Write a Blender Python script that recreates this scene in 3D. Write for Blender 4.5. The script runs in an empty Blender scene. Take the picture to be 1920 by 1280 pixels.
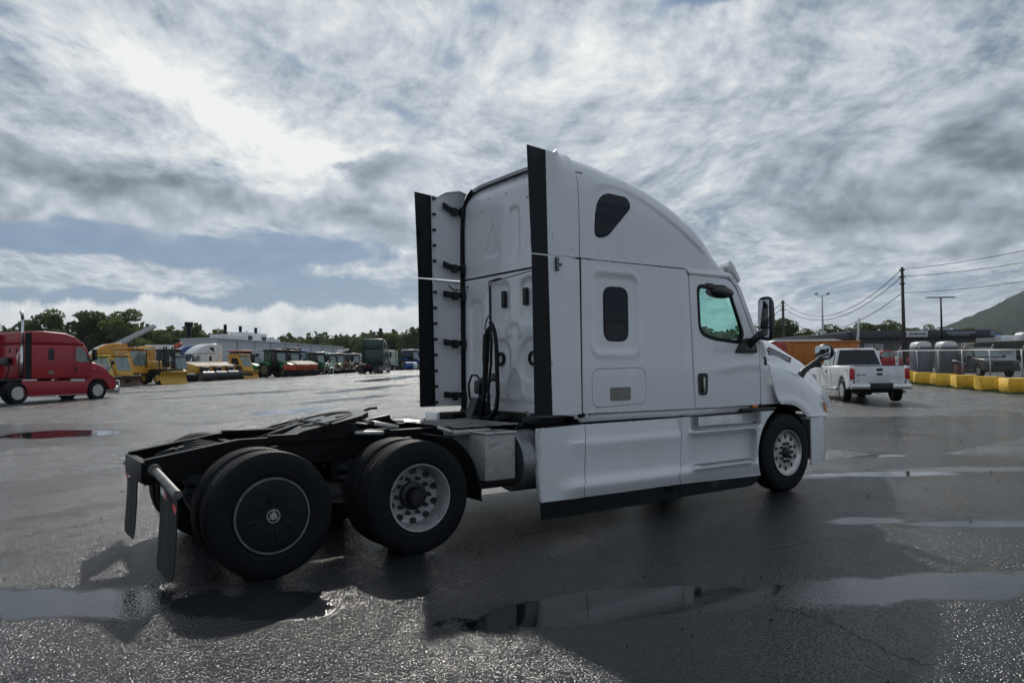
import bpy, bmesh, math, random
import numpy as np
from mathutils import Vector, Matrix
from mathutils.geometry import delaunay_2d_cdt
C = bpy.context.scene.collection
SC = bpy.context.scene
rad = math.radians
PI = math.pi

# ---------------------------------------------------------------- camera
cam = bpy.data.cameras.new('camera')
cam.sensor_fit = 'HORIZONTAL'; cam.sensor_width = 36.0
cam.lens = 1411.9 * 36.0 / 1920.0
cam.clip_start = 0.1; cam.clip_end = 9000
co = bpy.data.objects.new('camera', cam); C.objects.link(co)
yaw, pitch, roll = 0.61165, 0.03371, -0.01065
fw = Vector((math.sin(yaw)*math.cos(pitch), math.cos(yaw)*math.cos(pitch), math.sin(pitch)))
rt = Vector((math.cos(yaw), -math.sin(yaw), 0)); up = rt.cross(fw)
r2 = rt*math.cos(roll) + up*math.sin(roll); u2 = -rt*math.sin(roll) + up*math.cos(roll)
CAM = Vector((-1.8865, -7.2411, 1.6578))
co.matrix_world = Matrix(((r2.x, u2.x, -fw.x, CAM.x), (r2.y, u2.y, -fw.y, CAM.y), (r2.z, u2.z, -fw.z, CAM.z), (0, 0, 0, 1)))
SC.camera = co

# ---------------------------------------------------------------- exposure
SC.view_settings.view_transform = 'Standard'
SC.view_settings.look = 'None'
SC.view_settings.exposure = 0
SC.view_settings.gamma = 1
SC.view_settings.use_curve_mapping = False
SC.cycles.max_bounces = 8
SC.cycles.transparent_max_bounces = 16

# ---------------------------------------------------------------- sun
SUN_AZ = 0.481      # from +Y towards +X
SUN_EL = rad(38)
sd = bpy.data.lights.new('sun', 'SUN'); sd.energy = 2.5; sd.angle = rad(1.2); sd.color = (1.0, 0.95, 0.87)
so = bpy.data.objects.new('sun', sd); C.objects.link(so)
sdir = Vector((math.sin(SUN_AZ)*math.cos(SUN_EL), math.cos(SUN_AZ)*math.cos(SUN_EL), math.sin(SUN_EL)))
so.rotation_euler = sdir.to_track_quat('Z', 'Y').to_euler()

# ---------------------------------------------------------------- node maths helper
class NT:
    def __init__(s, nt): s.nt = nt; s.N = nt.nodes; s.L = nt.links
    def new(s, t, **k):
        n = s.N.new(t)
        for a, b in k.items(): setattr(n, a, b)
        return n
    def put(s, sock, v):
        if isinstance(v, X): s.L.new(v.s, sock)
        elif isinstance(v, bpy.types.NodeSocket): s.L.new(v, sock)
        elif isinstance(v, (tuple, list)) and len(v) == 3 and sock.type == 'RGBA': sock.default_value = (*v, 1)
        else: sock.default_value = v
    def m(s, op, *a, clamp=False):
        n = s.new('ShaderNodeMath', operation=op, use_clamp=clamp)
        for i, v in enumerate(a): s.put(n.inputs[i], v)
        return X(s, n.outputs[0])
    def vm(s, op, *a):
        n = s.new('ShaderNodeVectorMath', operation=op)
        for i, v in enumerate(a): s.put(n.inputs[i], v)
        return X(s, n.outputs[0])
    def xyz(s, v):
        n = s.new('ShaderNodeSeparateXYZ'); s.put(n.inputs[0], v); return [X(s, o) for o in n.outputs]
    def vec(s, x, y, z):
        n = s.new('ShaderNodeCombineXYZ')
        for i, v in enumerate((x, y, z)): s.put(n.inputs[i], v)
        return X(s, n.outputs[0])
    def noise(s, v, scale, detail=4, rough=.5, dist=0, lac=2.0):
        n = s.new('ShaderNodeTexNoise'); s.put(n.inputs['Vector'], v)
        n.inputs['Scale'].default_value = scale; n.inputs['Detail'].default_value = detail
        n.inputs['Roughness'].default_value = rough; n.inputs['Distortion'].default_value = dist
        n.inputs['Lacunarity'].default_value = lac
        return X(s, n.outputs['Fac'])
    def vor(s, v, scale, feature='F1', out='Distance'):
        n = s.new('ShaderNodeTexVoronoi', feature=feature); s.put(n.inputs['Vector'], v)
        n.inputs['Scale'].default_value = scale
        return X(s, n.outputs[out])
    def ss(s, v, a, b, o0=0.0, o1=1.0):
        n = s.new('ShaderNodeMapRange', interpolation_type='SMOOTHSTEP'); s.put(n.inputs['Value'], v)
        for i, q in zip(('From Min', 'From Max', 'To Min', 'To Max'), (a, b, o0, o1)): s.put(n.inputs[i], q)
        return X(s, n.outputs[0])
    def mix(s, f, a, b):
        n = s.new('ShaderNodeMix', data_type='RGBA', clamp_factor=True)
        s.put(n.inputs[0], f); s.put(n.inputs[6], a); s.put(n.inputs[7], b)
        return X(s, n.outputs[2])
    def bump(s, h, strength=.3, dist=.01, normal=None):
        n = s.new('ShaderNodeBump'); s.put(n.inputs['Height'], h); s.put(n.inputs['Strength'], strength)
        n.inputs['Distance'].default_value = dist
        if normal is not None: s.put(n.inputs['Normal'], normal)
        return X(s, n.outputs[0])
class X:
    def __init__(s, t, k): s.t = t; s.s = k
    def __add__(s, o): return s.t.m('ADD', s, o)
    __radd__ = __add__
    def __mul__(s, o): return s.t.m('MULTIPLY', s, o)
    __rmul__ = __mul__
    def __sub__(s, o): return s.t.m('SUBTRACT', s, o)
    def __rsub__(s, o): return s.t.m('SUBTRACT', o, s)
    def __truediv__(s, o): return s.t.m('DIVIDE', s, o)
    def __rtruediv__(s, o): return s.t.m("DIVIDE", o, s)
    def __pow__(s, o): return s.t.m('POWER', s, o)
    def cl(s): return s.t.m('ADD', s, 0.0, clamp=True)

# ---------------------------------------------------------------- sky: sun-lit cloud layers over a Nishita sky
BRIGHT = [(0.056, 0.355, 0.113, 0.02, 12, 0.2), (0.144, 0.347, 0.12, 0.021, 22, 0.25), (0.252, 0.31, 0.141, 0.042, 26, 0.42), (0.336, 0.286, 0.111, 0.035, 22, 0.32), (0.265, 0.239, 0.124, 0.039, 10, 0.18), (0.701, 0.384, 0.099, 0.05, 0, 0.2), (0.777, 0.285, 0.089, 0.028, 0, 0.12), (0.473, 0.433, 0.07, 0.025, 20, 0.14), (0.922, 0.403, 0.154, 0.028, 0, 0.06), (1.104, 0.374, 0.152, 0.057, 0, 0.06), (0.947, 0.095, 0.043, 0.042, 0, 0.2), (0.221, 0.123, 0.186, 0.016, 0, 0.1), (0.43, 0.112, 0.057, 0.035, 0, 0.12)]
DARK = [(0.067, 0.278, 0.14, 0.064, 12, 0.2), (0.15, 0.229, 0.109, 0.035, 8, 0.1), (0.027, 0.21, 0.109, 0.035, 0, 0.15), (0.424, 0.254, 0.055, 0.032, 10, 0.24), (0.451, 0.188, 0.079, 0.032, 0, 0.12), (0.362, 0.205, 0.145, 0.028, 0, 0.08), (0.982, 0.233, 0.087, 0.042, 15, 0.24), (1.017, 0.182, 0.094, 0.032, 0, 0.14), (0.892, 0.225, 0.065, 0.042, 0, 0.1), (1.18, 0.229, 0.065, 0.057, 0, 0.15), (1.198, 0.163, 0.079, 0.028, 0, 0.08), (1.143, 0.2, 0.072, 0.042, 0, 0.12), (1.068, 0.323, 0.127, 0.028, 5, 0.06)]
BLUE = [(0.043, 0.153, 0.165, 0.018, 0, 0.8), (0.284, 0.149, 0.201, 0.021, 0, 0.9), (0.174, 0.086, 0.235, 0.013, 0, 0.8), (0.375, 0.104, 0.114, 0.016, 0, 0.8), (0.544, 0.368, 0.053, 0.021, 35, 0.35), (0.258, 0.42, 0.047, 0.021, 0, 0.3), (0.431, 0.339, 0.083, 0.013, 25, 0.22), (0.903, 0.44, 0.133, 0.018, 0, 0.6), (1.062, 0.089, 0.142, 0.02, 0, 0.45), (0.652, 0.392, 0.031, 0.05, 0, 0.35), (0.573, 0.448, 0.047, 0.017, 0, 0.25), (1.158, 0.365, 0.03, 0.008, 0, 0.3), (0.309, 0.388, 0.054, 0.018, 20, 0.3), (0.39, 0.362, 0.114, 0.01, 22, 0.2)]
CUM = [(0.068, 0.211, 0.188, 0.053, 10, 0.8), (0.982, 0.23, 0.08, 0.057, 0, 0.9), (1.184, 0.211, 0.087, 0.085, 0, 0.9), (0.444, 0.248, 0.095, 0.042, 0, 0.6), (0.336, 0.191, 0.188, 0.032, 8, 0.6), (1.075, 0.164, 0.215, 0.042, 0, 0.6)]

def build_world():
    w = bpy.data.worlds.new('World'); SC.world = w; w.use_nodes = True
    nt = w.node_tree; nt.nodes.clear(); T = NT(nt)
    tc = T.new('ShaderNodeTexCoord')
    d = T.vm('NORMALIZE', tc.outputs['Generated'])
    x, y, z = T.xyz(d)
    az = T.m('ARCTAN2', x, y); el = T.m('ARCSINE', z)
    zc = T.m('MAXIMUM', z, 0.0)
    sky = T.new('ShaderNodeTexSky', sky_type='NISHITA')
    sky.sun_disc = False; sky.sun_elevation = SUN_EL; sky.sun_rotation = SUN_AZ
    sky.air_density = 1.0; sky.dust_density = 1.2; sky.ozone_density = 1.0
    # plane projected coordinates for the high layer
    inv = 1.0/(zc + 0.16)
    p = T.vec(x*inv, y*inv, 0.0)
    warp = T.noise(p, 1.1, 2, .5) - .5
    warp2 = T.noise(T.vm('ADD', p, (7.3, 2.1, 0)), 1.1, 2, .5) - .5
    px_, py_, _ = T.xyz(p)
    # streaks run roughly away to the right
    ca, sa = math.cos(1.05), math.sin(1.05)
    u = px_*ca + py_*sa + warp*.45; v = py_*ca - px_*sa + warp2*.45
    wis = T.noise(T.vec(u*.8, v*2.0, 0.0), 2.0, 7, .60, .0)
    fine = T.noise(T.vec(u*1.2, v*1.6, 3.0), 8.5, 5, .62, .0)
    big = warp2 + .5
    # angular coordinates for the low layer, edges broken by noise
    ang = T.vec(az, el*1.6, 0.0)
    n1 = T.noise(ang, 5.0, 5, .57, .2); n2 = T.noise(T.vm('ADD', ang, (3.7, 9.1, 0)), 6.0, 5, .57, .2)
    azw = az + (n1-.5)*.13; elw = el + (n2-.5)*.085
    def blobs(lst, a_, e_):
        tot = None
        for (a, e, sx, sy, rot, wgt) in lst:
            c_, s_ = math.cos(rad(rot)), math.sin(rad(rot))
            da = a_ - a; de = e_ - e
            # rot > 0: the long axis falls towards the right
            if rot:
                q1 = (da*c_ - de*s_)*(1/sx); q2 = (da*s_ + de*c_)*(1/sy)
            else:
                q1 = da*(1/sx); q2 = de*(1/sy)
            g = T.m('EXPONENT', (q1*q1 + q2*q2)*-1.0)*wgt
            tot = g if tot is None else tot + g
        return tot
    bright = blobs(BRIGHT, azw, elw)
    dark = blobs(DARK, azw, elw)
    blue = blobs(BLUE, az + (n1-.5)*.10, el + (n2-.5)*.06)
    cum = blobs(CUM, azw, elw)
    # glow of the sun behind the cloud
    sun = T.new('ShaderNodeVectorMath', operation='DOT_PRODUCT'); T.put(sun.inputs[0], d); sun.inputs[1].default_value = sdir
    cosg = X(T, sun.outputs['Value'])
    glow = T.m('EXPONENT', (1.0 - cosg)*-7.0)
    # luminance of the high layer
    L = .425 + (wis-.5)*.80 + (fine-.5)*.86 + (big-.5)*.16 + bright*.85 + glow*.24
    # low grey cumulus smooths the wisps and darkens
    soft = T.noise(T.vec(az, el*1.3, 1.0), 8.0, 4, .55, .2)
    soft2 = T.noise(T.vec(az, el*1.3+.028, 1.0), 8.0, 4, .55, .2)
    Lc = .45 + (soft-.5)*.35 + (soft-soft2)*1.5 + (fine-.5)*.18 - dark*.55 + glow*.12 + bright*.35
    cumf = T.ss(cum + (n1-.5)*1.3, .26, .56)
    rim = T.ss(cum + (n1-.5)*1.3, .12, .30)*(1.0-cumf)
    Lm = L*(1.0-cumf) + Lc*cumf - dark*.06 + rim*.09
    Lm = T.m('MAXIMUM', Lm, .10)
    ccol = T.new('ShaderNodeValToRGB')
    T.put(ccol.inputs[0], Lm)
    er = ccol.color_ramp; er.elements[0].position = .10; er.elements[0].color = (.150, .180, .215, 1)
    er.elements[1].position = .95; er.elements[1].color = (.90, .915, .90, 1)
    for pos, col in ((.30, (.265, .312, .372, 1)), (.45, (.375, .430, .500, 1)), (.62, (.55, .605, .66, 1))):
        e = er.elements.new(pos); e.color = col
    cloud = X(T, ccol.outputs[0])
    # thin places let the blue through
    thin = T.ss(blue*1.5 - (wis-.5)*1.5 - (n1-.5)*1.2, .28, .80)
    thin2 = T.ss((wis + fine*.5 + big*.3)*-1.0, -.80, -.62)*.75
    gap = T.m('MAXIMUM', thin*(1.0 - cumf*.35), thin2*(1.0 - cumf*.8))
    skyc = T.vm('MULTIPLY', X(T, sky.outputs[0]), (.055, .062, .078))
    skyc = T.mix(.85, skyc, (.135, .225, .355))
    col = T.mix(gap*.88, cloud, skyc)
    # small clouds inside the blue band
    # horizon cumulus: bumpy white bank
    hn = T.noise(T.vec(az, 0.0, 0.0), 9.0, 5, .58); hn2 = T.noise(T.vec(az, el*1.2, 5.0), 22.0, 4, .6)
    left = T.ss(az, .60, .75, 1.0, 0.0)
    top = .066 + (hn-.5)*.075 + (hn2-.5)*.026 + left*.014
    bank = T.ss(el - top, -.006, .004, 1.0, 0.0)*(left*.85 + .15)
    bl = .66 + (hn2-.5)*.9 + T.ss(el - top, -.03, 0.0, -.03, .12)
    bcol = T.mix(T.ss(bl, .25, .95), (.36, .41, .45), (.84, .86, .85))
    rightbank = T.ss(el + (n1-.5)*.10, .07, .02)*(1.0-left)
    col = T.mix(rightbank*.8, col, T.mix(T.ss(n2, .3, .7), (.42, .47, .52), (.70, .73, .75)))
    col = T.mix(bank*.96, col, bcol)
    w.cycles.sampling_method = 'MANUAL'; w.cycles.sample_map_resolution = 512
    # below the horizon the world is never seen past the ground
    bg = T.new('ShaderNodeBackground'); T.put(bg.inputs[0], T.vm('MULTIPLY', col, (10.0, 10.0, 10.0))); bg.inputs[1].default_value = .1
    out = T.new('ShaderNodeOutputWorld'); T.L.new(bg.outputs[0], out.inputs[0])
build_world()

# ---------------------------------------------------------------- object helpers
def tag(o, label=None, cat=None, group=None, kind=None):
    if label: o['label'] = label
    if cat: o['category'] = cat
    if group: o['group'] = group
    if kind: o['kind'] = kind
    return o
def thing(name, label, cat, loc=(0, 0, 0), rz=0.0, group=None):
    o = bpy.data.objects.new(name, None); C.objects.link(o)
    o.location = loc; o.rotation_euler = (0, 0, rz); o.empty_display_size = .2
    return tag(o, label, cat, group)
def copy_thing(root, loc, rz, label=None, group=None, scale=None):
    r = root.copy(); C.objects.link(r); r.location = loc; r.rotation_euler = (0, 0, rz)
    if scale: r.scale = scale
    if label: r['label'] = label
    if group: r['group'] = group
    for ch in list(root.children):
        c = ch.copy(); C.objects.link(c); c.parent = r
        for g in list(ch.children):
            k = g.copy(); C.objects.link(k); k.parent = c
    return r
def link(name, me, mat, parent=None):
    o = bpy.data.objects.new(name, me); C.objects.link(o)
    if mat is not None and not me.materials: me.materials.append(mat)
    if parent is not None: o.parent = parent
    return o
def smooth_by_angle(bm, ang):
    for f in bm.faces: f.smooth = True
    for e in bm.edges:
        if len(e.link_faces) == 2:
            if e.calc_face_angle(0) > ang: e.smooth = False
        else: e.smooth = False
class MB:
    """collects shapes in one bmesh"""
    def __init__(s): s.bm = bmesh.new()
    def _bev(s, geom, bev, seg=2):
        if bev > 0:
            es = list({e for v in geom for e in v.link_edges})
            bmesh.ops.bevel(s.bm, geom=es, offset=bev, segments=seg, affect='EDGES', profile=.5, clamp_overlap=True)
    def box(s, c, size, bev=0.0, rot=None, seg=2):
        M = Matrix.Translation(Vector(c))
        if rot is not None: M = M @ rot.to_4x4()
        M = M @ Matrix.Diagonal((*size, 1))
        r = bmesh.ops.create_cube(s.bm, size=1, matrix=M)
        s._bev(r['verts'], bev, seg); return s
    def cyl(s, a, b, r, r2=None, n=16, caps=True):
        a = Vector(a); b = Vector(b); d = b - a
        q = d.to_track_quat('Z', 'Y').to_matrix().to_4x4()
        bmesh.ops.create_cone(s.bm, cap_ends=caps, segments=n, radius1=r, radius2=r if r2 is None else r2, depth=d.length,
                              matrix=Matrix.Translation((a+b)/2) @ q); return s
    def tube(s, pts, r, n=8, caps=True):
        pts = [Vector(p) for p in pts]; rings = []
        prev = None
        for i, p in enumerate(pts):
            t = (pts[min(i+1, len(pts)-1)] - pts[max(i-1, 0)]).normalized()
            if prev is None:
                a = t.orthogonal().normalized()
            else:
                a = (prev - t*prev.dot(t)).normalized()
            prev = a; b = t.cross(a)
            rr = r[i] if isinstance(r, (list, tuple)) else r
            rings.append([s.bm.verts.new(p + (a*math.cos(k*2*PI/n) + b*math.sin(k*2*PI/n))*rr) for k in range(n)])
        for i in range(len(rings)-1):
            for k in range(n):
                s.bm.faces.new((rings[i][k], rings[i][(k+1) % n], rings[i+1][(k+1) % n], rings[i+1][k]))
        if caps:
            s.bm.faces.new(rings[0][::-1]); s.bm.faces.new(rings[-1])
        return s
    def sph(s, c, r, sc=(1, 1, 1), n=12):
        bmesh.ops.create_uvsphere(s.bm, u_segments=n, v_segments=max(6, n//2), radius=r, matrix=Matrix.Translation(c) @ Matrix.Diagonal((*sc, 1))); return s
    def prism(s, poly, y0, y1, axis='y', bev=0.0, seg=2, taper=None):
        """poly in (x,z) swept along y, or (y,z) along x, or (x,y) along z"""
        def P(a, b, c):
            return {'y': (a, c, b), 'x': (c, a, b), 'z': (a, b, c)}[axis]
        v0 = [s.bm.verts.new(P(a, b, y0)) for a, b in poly]
        tp = poly if taper is None else taper
        v1 = [s.bm.verts.new(P(a, b, y1)) for a, b in tp]
        n = len(poly)
        fs = [s.bm.faces.new(v0), s.bm.faces.new(v1[::-1])]
        for i in range(n):
            fs.append(s.bm.faces.new((v0[(i+1) % n], v0[i], v1[i], v1[(i+1) % n])))
        bmesh.ops.recalc_face_normals(s.bm, faces=fs)
        s._bev(v0+v1, bev, seg); return s
    def lathe(s, prof, c=(0, 0, 0), axis='y', n=32, closed=False):
        """prof list of (radius, offset along axis)"""
        rings = []
        for r, h in prof:
            ring = []
            for k in range(n):
                a = 2*PI*k/n; p, q = r*math.cos(a), r*math.sin(a)
                v = {'y': (p, h, q), 'x': (h, p, q), 'z': (p, q, h)}[axis]
                ring.append(s.bm.verts.new((v[0]+c[0], v[1]+c[1], v[2]+c[2])))
            rings.append(ring)
        fs = []
        R_ = len(rings)
        for i in range(R_ if closed else R_-1):
            A, B = rings[i], rings[(i+1) % R_]
            for k in range(n): fs.append(s.bm.faces.new((A[k], A[(k+1) % n], B[(k+1) % n], B[k])))
        if not closed:
            for ring in (rings[0], rings[-1]):
                if True:
                    try: fs.append(s.bm.faces.new(ring))
                    except ValueError: pass
        bmesh.ops.recalc_face_normals(s.bm, faces=fs); return s
    def quad(s, pts):
        s.bm.faces.new([s.bm.verts.new(p) for p in pts]); return s
    def grid(s, rows, closed_u=False):
        V = [[s.bm.verts.new(p) for p in r] for r in rows]
        for i in range(len(V)-1):
            m = len(V[i])
            for j in range(m if closed_u else m-1):
                s.bm.faces.new((V[i][j], V[i][(j+1) % m], V[i+1][(j+1) % m], V[i+1][j]))
        return s
    def build(s, name, mat, parent=None, ang=40, solid=0.0):
        smooth_by_angle(s.bm, rad(ang))
        me = bpy.data.meshes.new(name); s.bm.to_mesh(me); s.bm.free()
        o = link(name, me, mat, parent)
        if solid:
            md = o.modifiers.new('solid', 'SOLIDIFY'); md.thickness = abs(solid); md.offset = -1 if solid > 0 else 1
        return o

def in_poly(P, poly):
    x, y = P[:, 0], P[:, 1]; ins = np.zeros(len(P), bool); n = len(poly)
    for i in range(n):
        x1, y1 = poly[i]; x2, y2 = poly[(i+1) % n]
        if y1 == y2: continue
        c = ((y1 > y) != (y2 > y)) & (x < (x2-x1)*(y-y1)/(y2-y1) + x1)
        ins ^= c
    return ins
def resample(poly, h):
    out = []
    for i in range(len(poly)):
        a = np.array(poly[i], float); b = np.array(poly[(i+1) % len(poly)], float)
        k = max(1, int(math.ceil(np.linalg.norm(b-a)/h)))
        for j in range(k): out.append(tuple(a + (b-a)*j/k))
    return out
def rounded(poly, r, n=5):
    """polygon with its corners rounded; r a number or one radius per corner"""
    out = []; m = len(poly)
    for i in range(m):
        rr = r[i] if isinstance(r, (list, tuple)) else r
        p0, p, p1 = (np.array(poly[(i+k) % m], float) for k in (-1, 0, 1))
        a = p0-p; b = p1-p; la, lb = np.linalg.norm(a), np.linalg.norm(b)
        q = min(rr, la*.49, lb*.49)
        if q < 1e-4: out.append(tuple(p)); continue
        A = p + a/la*q; B = p + b/lb*q
        for j in range(n+1):
            t = j/n; out.append(tuple((1-t)**2*A + 2*t*(1-t)*p + t*t*B))
    return out
def panel(name, mat, parent, outline, fmap, h=.04, holes=(), flange=None, ang=35, both=None):
    """skin cut to an outline (u,v), bent onto fmap(u,v)->xyz, with a return edge along flange(vector)"""
    loops = [resample(outline, h)] + [resample(q, h) for q in holes]
    verts = []; edges = []
    for lp in loops:
        b = len(verts); verts += lp; edges += [(b+i, b+(i+1) % len(lp)) for i in range(len(lp))]
    B_ = np.array(verts); lo, hi = B_.min(0), B_.max(0)
    gx, gy = np.meshgrid(np.arange(lo[0]+h*.5, hi[0], h), np.arange(lo[1]+h*.5, hi[1], h)); G = np.stack([gx.ravel(), gy.ravel()], 1)
    if len(G):
        k = in_poly(G, outline)
        for q in holes: k &= ~in_poly(G, q)
        G = G[k]
    if len(G):
        keep = np.ones(len(G), bool)
        for i in range(0, len(B_), 64):
            dd = ((G[:, None]-B_[None, i:i+64])**2).sum(2).min(1); keep &= dd > (h*.45)**2
        G = G[keep]
    allv = [Vector(v) for v in verts] + [Vector(v) for v in G]
    vo, eo, fo, *_ = delaunay_2d_cdt(allv, edges, [], 0, 1e-6)
    cen = np.array([[(vo[f[0]].x+vo[f[1]].x+vo[f[2]].x)/3, (vo[f[0]].y+vo[f[1]].y+vo[f[2]].y)/3] for f in fo])
    k = in_poly(cen, outline)
    for q in holes: k &= ~in_poly(cen, q)
    bm = bmesh.new()
    bv = [bm.verts.new(fmap(v.x, v.y)) for v in vo]
    for f, kk in zip(fo, k):
        if kk: bm.faces.new([bv[i] for i in f])
    bmesh.ops.delete(bm, geom=[v for v in bm.verts if not v.link_faces], context='VERTS')
    if flange is not None:
        fl = Vector(flange)
        # normals away from the flange
        s = sum((f.normal_update() or f.normal.dot(fl))*f.calc_area() for f in bm.faces)
        if s > 0: bmesh.ops.reverse_faces(bm, faces=bm.faces[:])
        be = [e for e in bm.edges if len(e.link_faces) == 1]
        r = bmesh.ops.extrude_edge_only(bm, edges=be)
        for v in [g for g in r['geom'] if isinstance(g, bmesh.types.BMVert)]: v.co += fl
        for f in bm.faces: f.smooth = True
        for e in be: e.smooth = False
    smooth_by_angle(bm, rad(ang))
    me = bpy.data.meshes.new(name); bm.to_mesh(me); bm.free()
    return link(name, me, mat, parent)
def sstep(a, b, x):
    t = min(1.0, max(0.0, (x-a)/(b-a))) if b != a else float(x > a)
    return t*t*(3-2*t)
def interp(x, pts):
    """smooth curve through points, Catmull-Rom in y over x"""
    if x <= pts[0][0]: return pts[0][1]
    if x >= pts[-1][0]: return pts[-1][1]
    for i in range(len(pts)-1):
        if x <= pts[i+1][0]:
            x0, y0 = pts[i]; x1, y1 = pts[i+1]
            h = x1-x0; t = (x-x0)/h
            m0 = (y1-pts[i-1][1])/(x1-pts[i-1][0]) if i > 0 else (y1-y0)/h
            m1 = (pts[i+2][1]-y0)/(pts[i+2][0]-x0) if i+2 < len(pts) else (y1-y0)/h
            return (2*t**3-3*t*t+1)*y0 + (t**3-2*t*t+t)*h*m0 + (3*t*t-2*t**3)*y1 + (t**3-t*t)*h*m1
def sd_rr(u, v, cu, cv, hu, hv, r):
    """signed distance to a rounded rectangle"""
    a = abs(u-cu)-hu+r; b = abs(v-cv)-hv+r
    return math.hypot(max(a, 0), max(b, 0)) + min(max(a, b), 0) - r

# ---------------------------------------------------------------- materials
def mat(name, col, rough=.5, metal=0.0, coat=0.0, vary=.12, vscale=3.0, bump=0.0, bscale=60.0, dirt=None, dirt_amt=.0, spec=.5, emit=None, rvary=.1):
    m = bpy.data.materials.new(name); m.use_nodes = True
    T = NT(m.node_tree); b = m.node_tree.nodes['Principled BSDF']
    tc = T.new('ShaderNodeTexCoord'); P = tc.outputs['Object']
    n = T.noise(P, vscale, 4, .6)
    c = T.mix(T.ss(n, .3, .7), tuple(q*(1-vary) for q in col), tuple(min(1, q*(1+vary)) for q in col))
    if dirt is not None:
        dn = T.noise(P, vscale*2.3, 6, .65, .4)
        c = T.mix(T.ss(dn, .5, .75)*dirt_amt, c, dirt)
    T.put(b.inputs['Base Color'], c)
    T.put(b.inputs['Roughness'], (n-.5)*rvary*2 + rough)
    b.inputs['Metallic'].default_value = metal
    b.inputs['Specular IOR Level'].default_value = spec
    if coat: b.inputs['Coat Weight'].default_value = coat; b.inputs['Coat Roughness'].default_value = .06
    if bump: T.put(b.inputs['Normal'], T.bump(T.noise(P, bscale, 3, .6), bump, .004))
    if emit: b.inputs['Emission Color'].default_value = (*emit[0], 1); b.inputs['Emission Strength'].default_value = emit[1]
    return m
def glass(name, col, alpha_t=.6, rough=.02):
    """thin tinted pane: a share goes through tinted, the rest reflects"""
    m = bpy.data.materials.new(name); m.use_nodes = True
    T = NT(m.node_tree); m.node_tree.nodes.clear()
    tr = T.new('ShaderNodeBsdfTransparent'); tr.inputs[0].default_value = (*col, 1)
    gl = T.new('ShaderNodeBsdfGlossy'); gl.inputs['Roughness'].default_value = rough; gl.inputs[0].default_value = (1, 1, 1, 1)
    lw = T.new('ShaderNodeLayerWeight'); fc = X(T, lw.outputs['Facing']); ms = T.new('ShaderNodeMixShader'); T.put(ms.inputs[0], T.m('POWER', fc, 5.0)*.9 + .045); T.L.new(tr.outputs[0], ms.inputs[1]); T.L.new(gl.outputs[0], ms.inputs[2])
    out = T.new('ShaderNodeOutputMaterial'); T.L.new(ms.outputs[0], out.inputs[0])
    return m
def white_paint_mat():
    m = bpy.data.materials.new('white_truck_paint'); m.use_nodes = True
    T = NT(m.node_tree); b = m.node_tree.nodes['Principled BSDF']
    g = T.new('ShaderNodeNewGeometry'); P = g.outputs['Position']
    x, y, z = T.xyz(P)
    n = T.noise(P, 1.6, 5, .6); st = T.noise(T.vec(x*2.2, y*2.2, z*.8), 2.0, 6, .66)
    fleck = T.noise(P, 38.0, 3, .7)
    low = T.ss(z, 1.7, .2)
    c = T.mix(T.ss(n, .35, .7)*.5, (.70, .725, .75), (.77, .79, .805))
    dirtf = T.ss(st, .50, .80)*.13 + low*T.ss(n, .3, .8)*.22 + T.ss(fleck, .62, .72)*low*.35 + T.ss(fleck, .48, .56)*T.ss(x, 2.73, 2.66)*T.ss(z, 1.1, 1.0)*.6
    c = T.mix(dirtf, c, (.30, .29, .27))
    T.put(b.inputs['Base Color'], c); T.put(b.inputs['Roughness'], dirtf*.6 + .23)
    b.inputs['Coat Weight'].default_value = .5; b.inputs['Coat Roughness'].default_value = .05
    wav = T.noise(P, 1.1, 2, .5)
    T.put(b.inputs['Normal'], T.bump(wav, .25, .02))
    return m
M = {}
M['white'] = white_paint_mat()
M['rubber'] = mat('black_rubber', (.004, .0065, .010), .55, vary=.25, bump=.15, dirt=(.014, .015, .016), dirt_amt=.3, spec=.28)
M['tyre'] = mat('tyre_rubber', (.004, .0055, .0075), .62, vary=.3, vscale=5, bump=.3, bscale=90, dirt=(.016, .016, .015), dirt_amt=.6, spec=.22)
def tyre_detail(m):
    T = NT(m.node_tree); b = m.node_tree.nodes['Principled BSDF']
    tc = T.new('ShaderNodeTexCoord'); P = tc.outputs['Object']; x, y, z = T.xyz(P)
    r = T.m('SQRT', x*x + z*z); a = T.m('ARCTAN2', z, x)
    tread = T.ss(r, .482, .494); sipe = T.ss(T.m('SINE', a*92.0 + T.m('SINE', y*55.0)*2.2), .55, .9)*tread
    ring = T.m('EXPONENT', T.m('POWER', (T.m('ABSOLUTE', r - .452))*160.0, 2.0)*-1.0) + T.m('EXPONENT', T.m('POWER', (T.m('ABSOLUTE', r - .345))*160.0, 2.0)*-1.0)
    sect = T.ss(T.m('SINE', a*2.0 + .6), .35, .5)
    txt = T.ss(T.noise(T.vec(a*16.0, r*26.0, 0.0), 1.6, 2, .5), .5, .54)*T.ss(r, .388, .393)*T.ss(r, .432, .427)*sect
    h = ring*.6 + txt*1.0 - sipe*2.2 + T.noise(P, 70.0, 3, .6)*.25
    T.put(b.inputs['Normal'], T.bump(h, .9, .004))
tyre_detail(M['tyre'])
M['black'] = mat('black_plastic', (.005, .007, .010), .42, vary=.2)
M['frame'] = mat('black_chassis_paint', (.004, .0045, .0055), .45, vary=.3, vscale=6, bump=.3, bscale=40, dirt=(.014, .013, .012), dirt_amt=.5, spec=.16)
M['grease'] = mat('greasy_steel', (.03, .03, .032), .30, metal=.6, vary=.4, vscale=9, bump=.5, bscale=25, dirt=(.10, .10, .10), dirt_amt=.7)
M['alu'] = mat('dull_aluminium', (.50, .50, .49), .34, metal=.9, vary=.15, vscale=8, bump=.1, dirt=(.16, .14, .12), dirt_amt=.6)
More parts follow.
